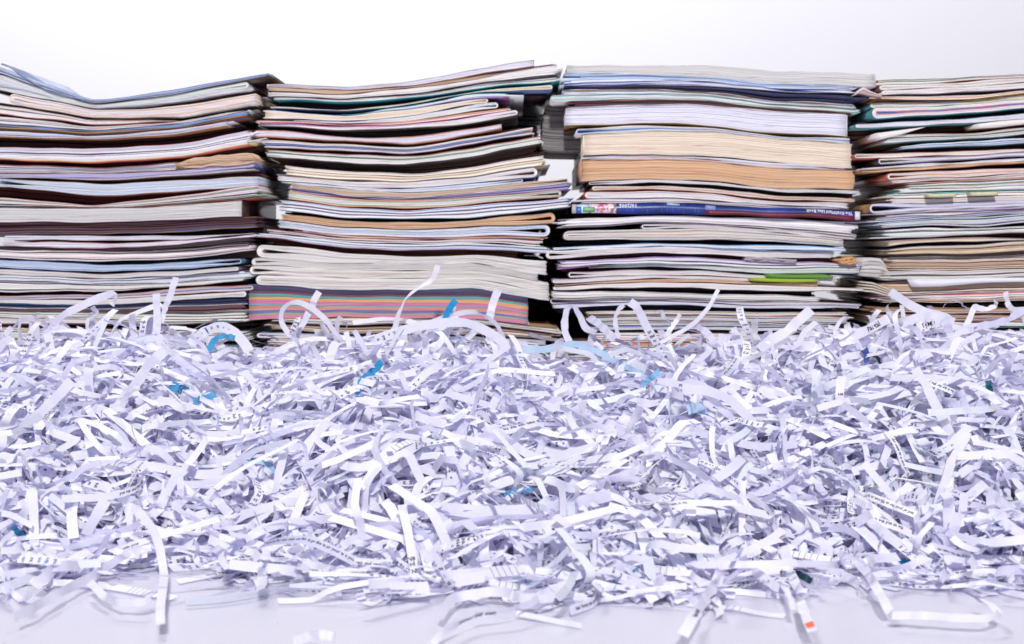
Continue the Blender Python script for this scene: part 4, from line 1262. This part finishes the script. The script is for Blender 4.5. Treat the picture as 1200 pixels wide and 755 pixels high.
recs = []
indiv_set = set(indiv)
textrank = set(int(i) for i in order[:3600])
for i in list(range(nh)) + indiv:
    L_, R_ = Lall[i], Rall[i]
    mid = (L_ + R_) / 2
    ln = np.sum(np.linalg.norm(np.diff(mid, axis=0), axis=1)); wdt = np.linalg.norm(L_[0] - R_[0])
    items = []; mat = M_INK; lab = None; sides = (1,)
    if i < nh:
        tx = HERO[i][3]; lab = HERO[i][4]
        sides = (1, -1)
        if tx == 'rows':
            items = text_items('across', ln, wdt); mat = M_INKB if 'blue' in (lab or '') else M_INK
        elif tx:
            h = {'Partial': .0066, 'DOMU': .0056}.get(tx, .0040)
            v, f = GL.get(tx); v = v * h
            items = [(v + [ln * (.3 if tx == 'Partial' else .22), -h * .32], f)]
    else:
        r = RNG.random()
        if r < .52: items = text_items('across', ln, wdt)
        elif r < .66: items = text_items('along', ln, wdt)
        elif r < .74: items = text_items('ruled', ln, wdt)
        sides = (1, -1) if RNG.random() < .8 else (1,)
        if tall[i][2] > tall[i][0] * 1.5 and RNG.random() < .5: items = []
        if RNG.random() < .07: mat = M_INKB
    recs.append((i, items, mat, lab, sides))

names = {}
for i, items, mat, lab, sides in recs:
    base, col_, cu, cv = describe(i, bool(items))
    names.setdefault((base, col_), []).append((cu, cv, i))
final = {}
for (base, col_), lst in names.items():
    lst.sort()
    for k, (cu, cv, i) in enumerate(lst):
        if len(lst) == 1: final[i] = f"{base} {col_}"
        else: final[i] = f"{ORD[k]} {base} {col_}" if len(lst) > 2 else f"{'left' if k == 0 else 'right'} {base} {col_}"

for i, items, mat, lab, sides in recs:
    L_, R_ = Lall[i], Rall[i]
    V, F = ribbon_mesh(L_, R_)
    o0 = V.mean(axis=0)
    o = link_mesh('paper_strip', V - o0, F, M_STRIP, None, np.tile(tall[i], (len(V), 1)), smooth=bool(i >= nh and RNG.random() < .5))
    o.location = o0
    o['label'] = lab if lab else final[i]
    o['category'] = 'paper strip'
    o['group'] = 'shredded paper strips on the heap'
    for sd in sides[:2] if items else ():
        its = items
        if sd == -1:
            its = [(np.column_stack([v[:, 0], -v[:, 1]]), f) for v, f in items]
        r = map_text(L_, R_, its, sd)
        if r is None: continue
        g = link_mesh('lettering', r[0] - o0, r[1], mat, o)
    if lab and 'orange tab' in lab and 'square' in lab:
        a, b_ = (L_[2] * .9 + R_[2] * .1), (L_[2] * .1 + R_[2] * .9)
        c2, d2 = (L_[6] * .9 + R_[6] * .1), (L_[6] * .1 + R_[6] * .9)
        off = np.array([0, -.0006, .0003])
        q = np.array([a, b_, d2, c2]) + off - o0
        link_mesh('orange_tab', q, np.array([[0, 1, 2, 3]]), plain('orange_print', (.78, .12, .03), .5), o)

for i in range(nh, nall):
    if i in indiv_set: continue
    V, F = ribbon_mesh(Lall[i], Rall[i])
    stuffV.append(V); stuffF.append(F + nst); nst += len(V)
    stuffT.append(np.tile(tall[i], (len(V), 1)))
    if i in textrank and RNG.random() < .55:
        ln = np.sum(np.linalg.norm(np.diff((Lall[i] + Rall[i]) / 2, axis=0), axis=1)); wdt = np.linalg.norm(Lall[i][0] - Rall[i][0])
        r = map_text(Lall[i], Rall[i], text_items('across' if RNG.random() < .82 else 'along', ln, wdt), 1 if RNG.random() < .5 else -1)
        if r is not None:
            inkV.append(r[0]); inkF.append(r[1] + nink); nink += len(r[0])
heap = link_mesh('shredded_paper', np.vstack(stuffV), np.vstack(stuffF), M_STRIP, None, np.vstack(stuffT))
heap['kind'] = 'stuff'
heap['label'] = 'deep heap of tangled white shredded office paper on the table'
ink = link_mesh('lettering', np.vstack(inkV), np.vstack(inkF), M_INK, heap)
ink['kind'] = 'stuff'
print('strips', nall, 'hero', nh, 'ink verts', nink)
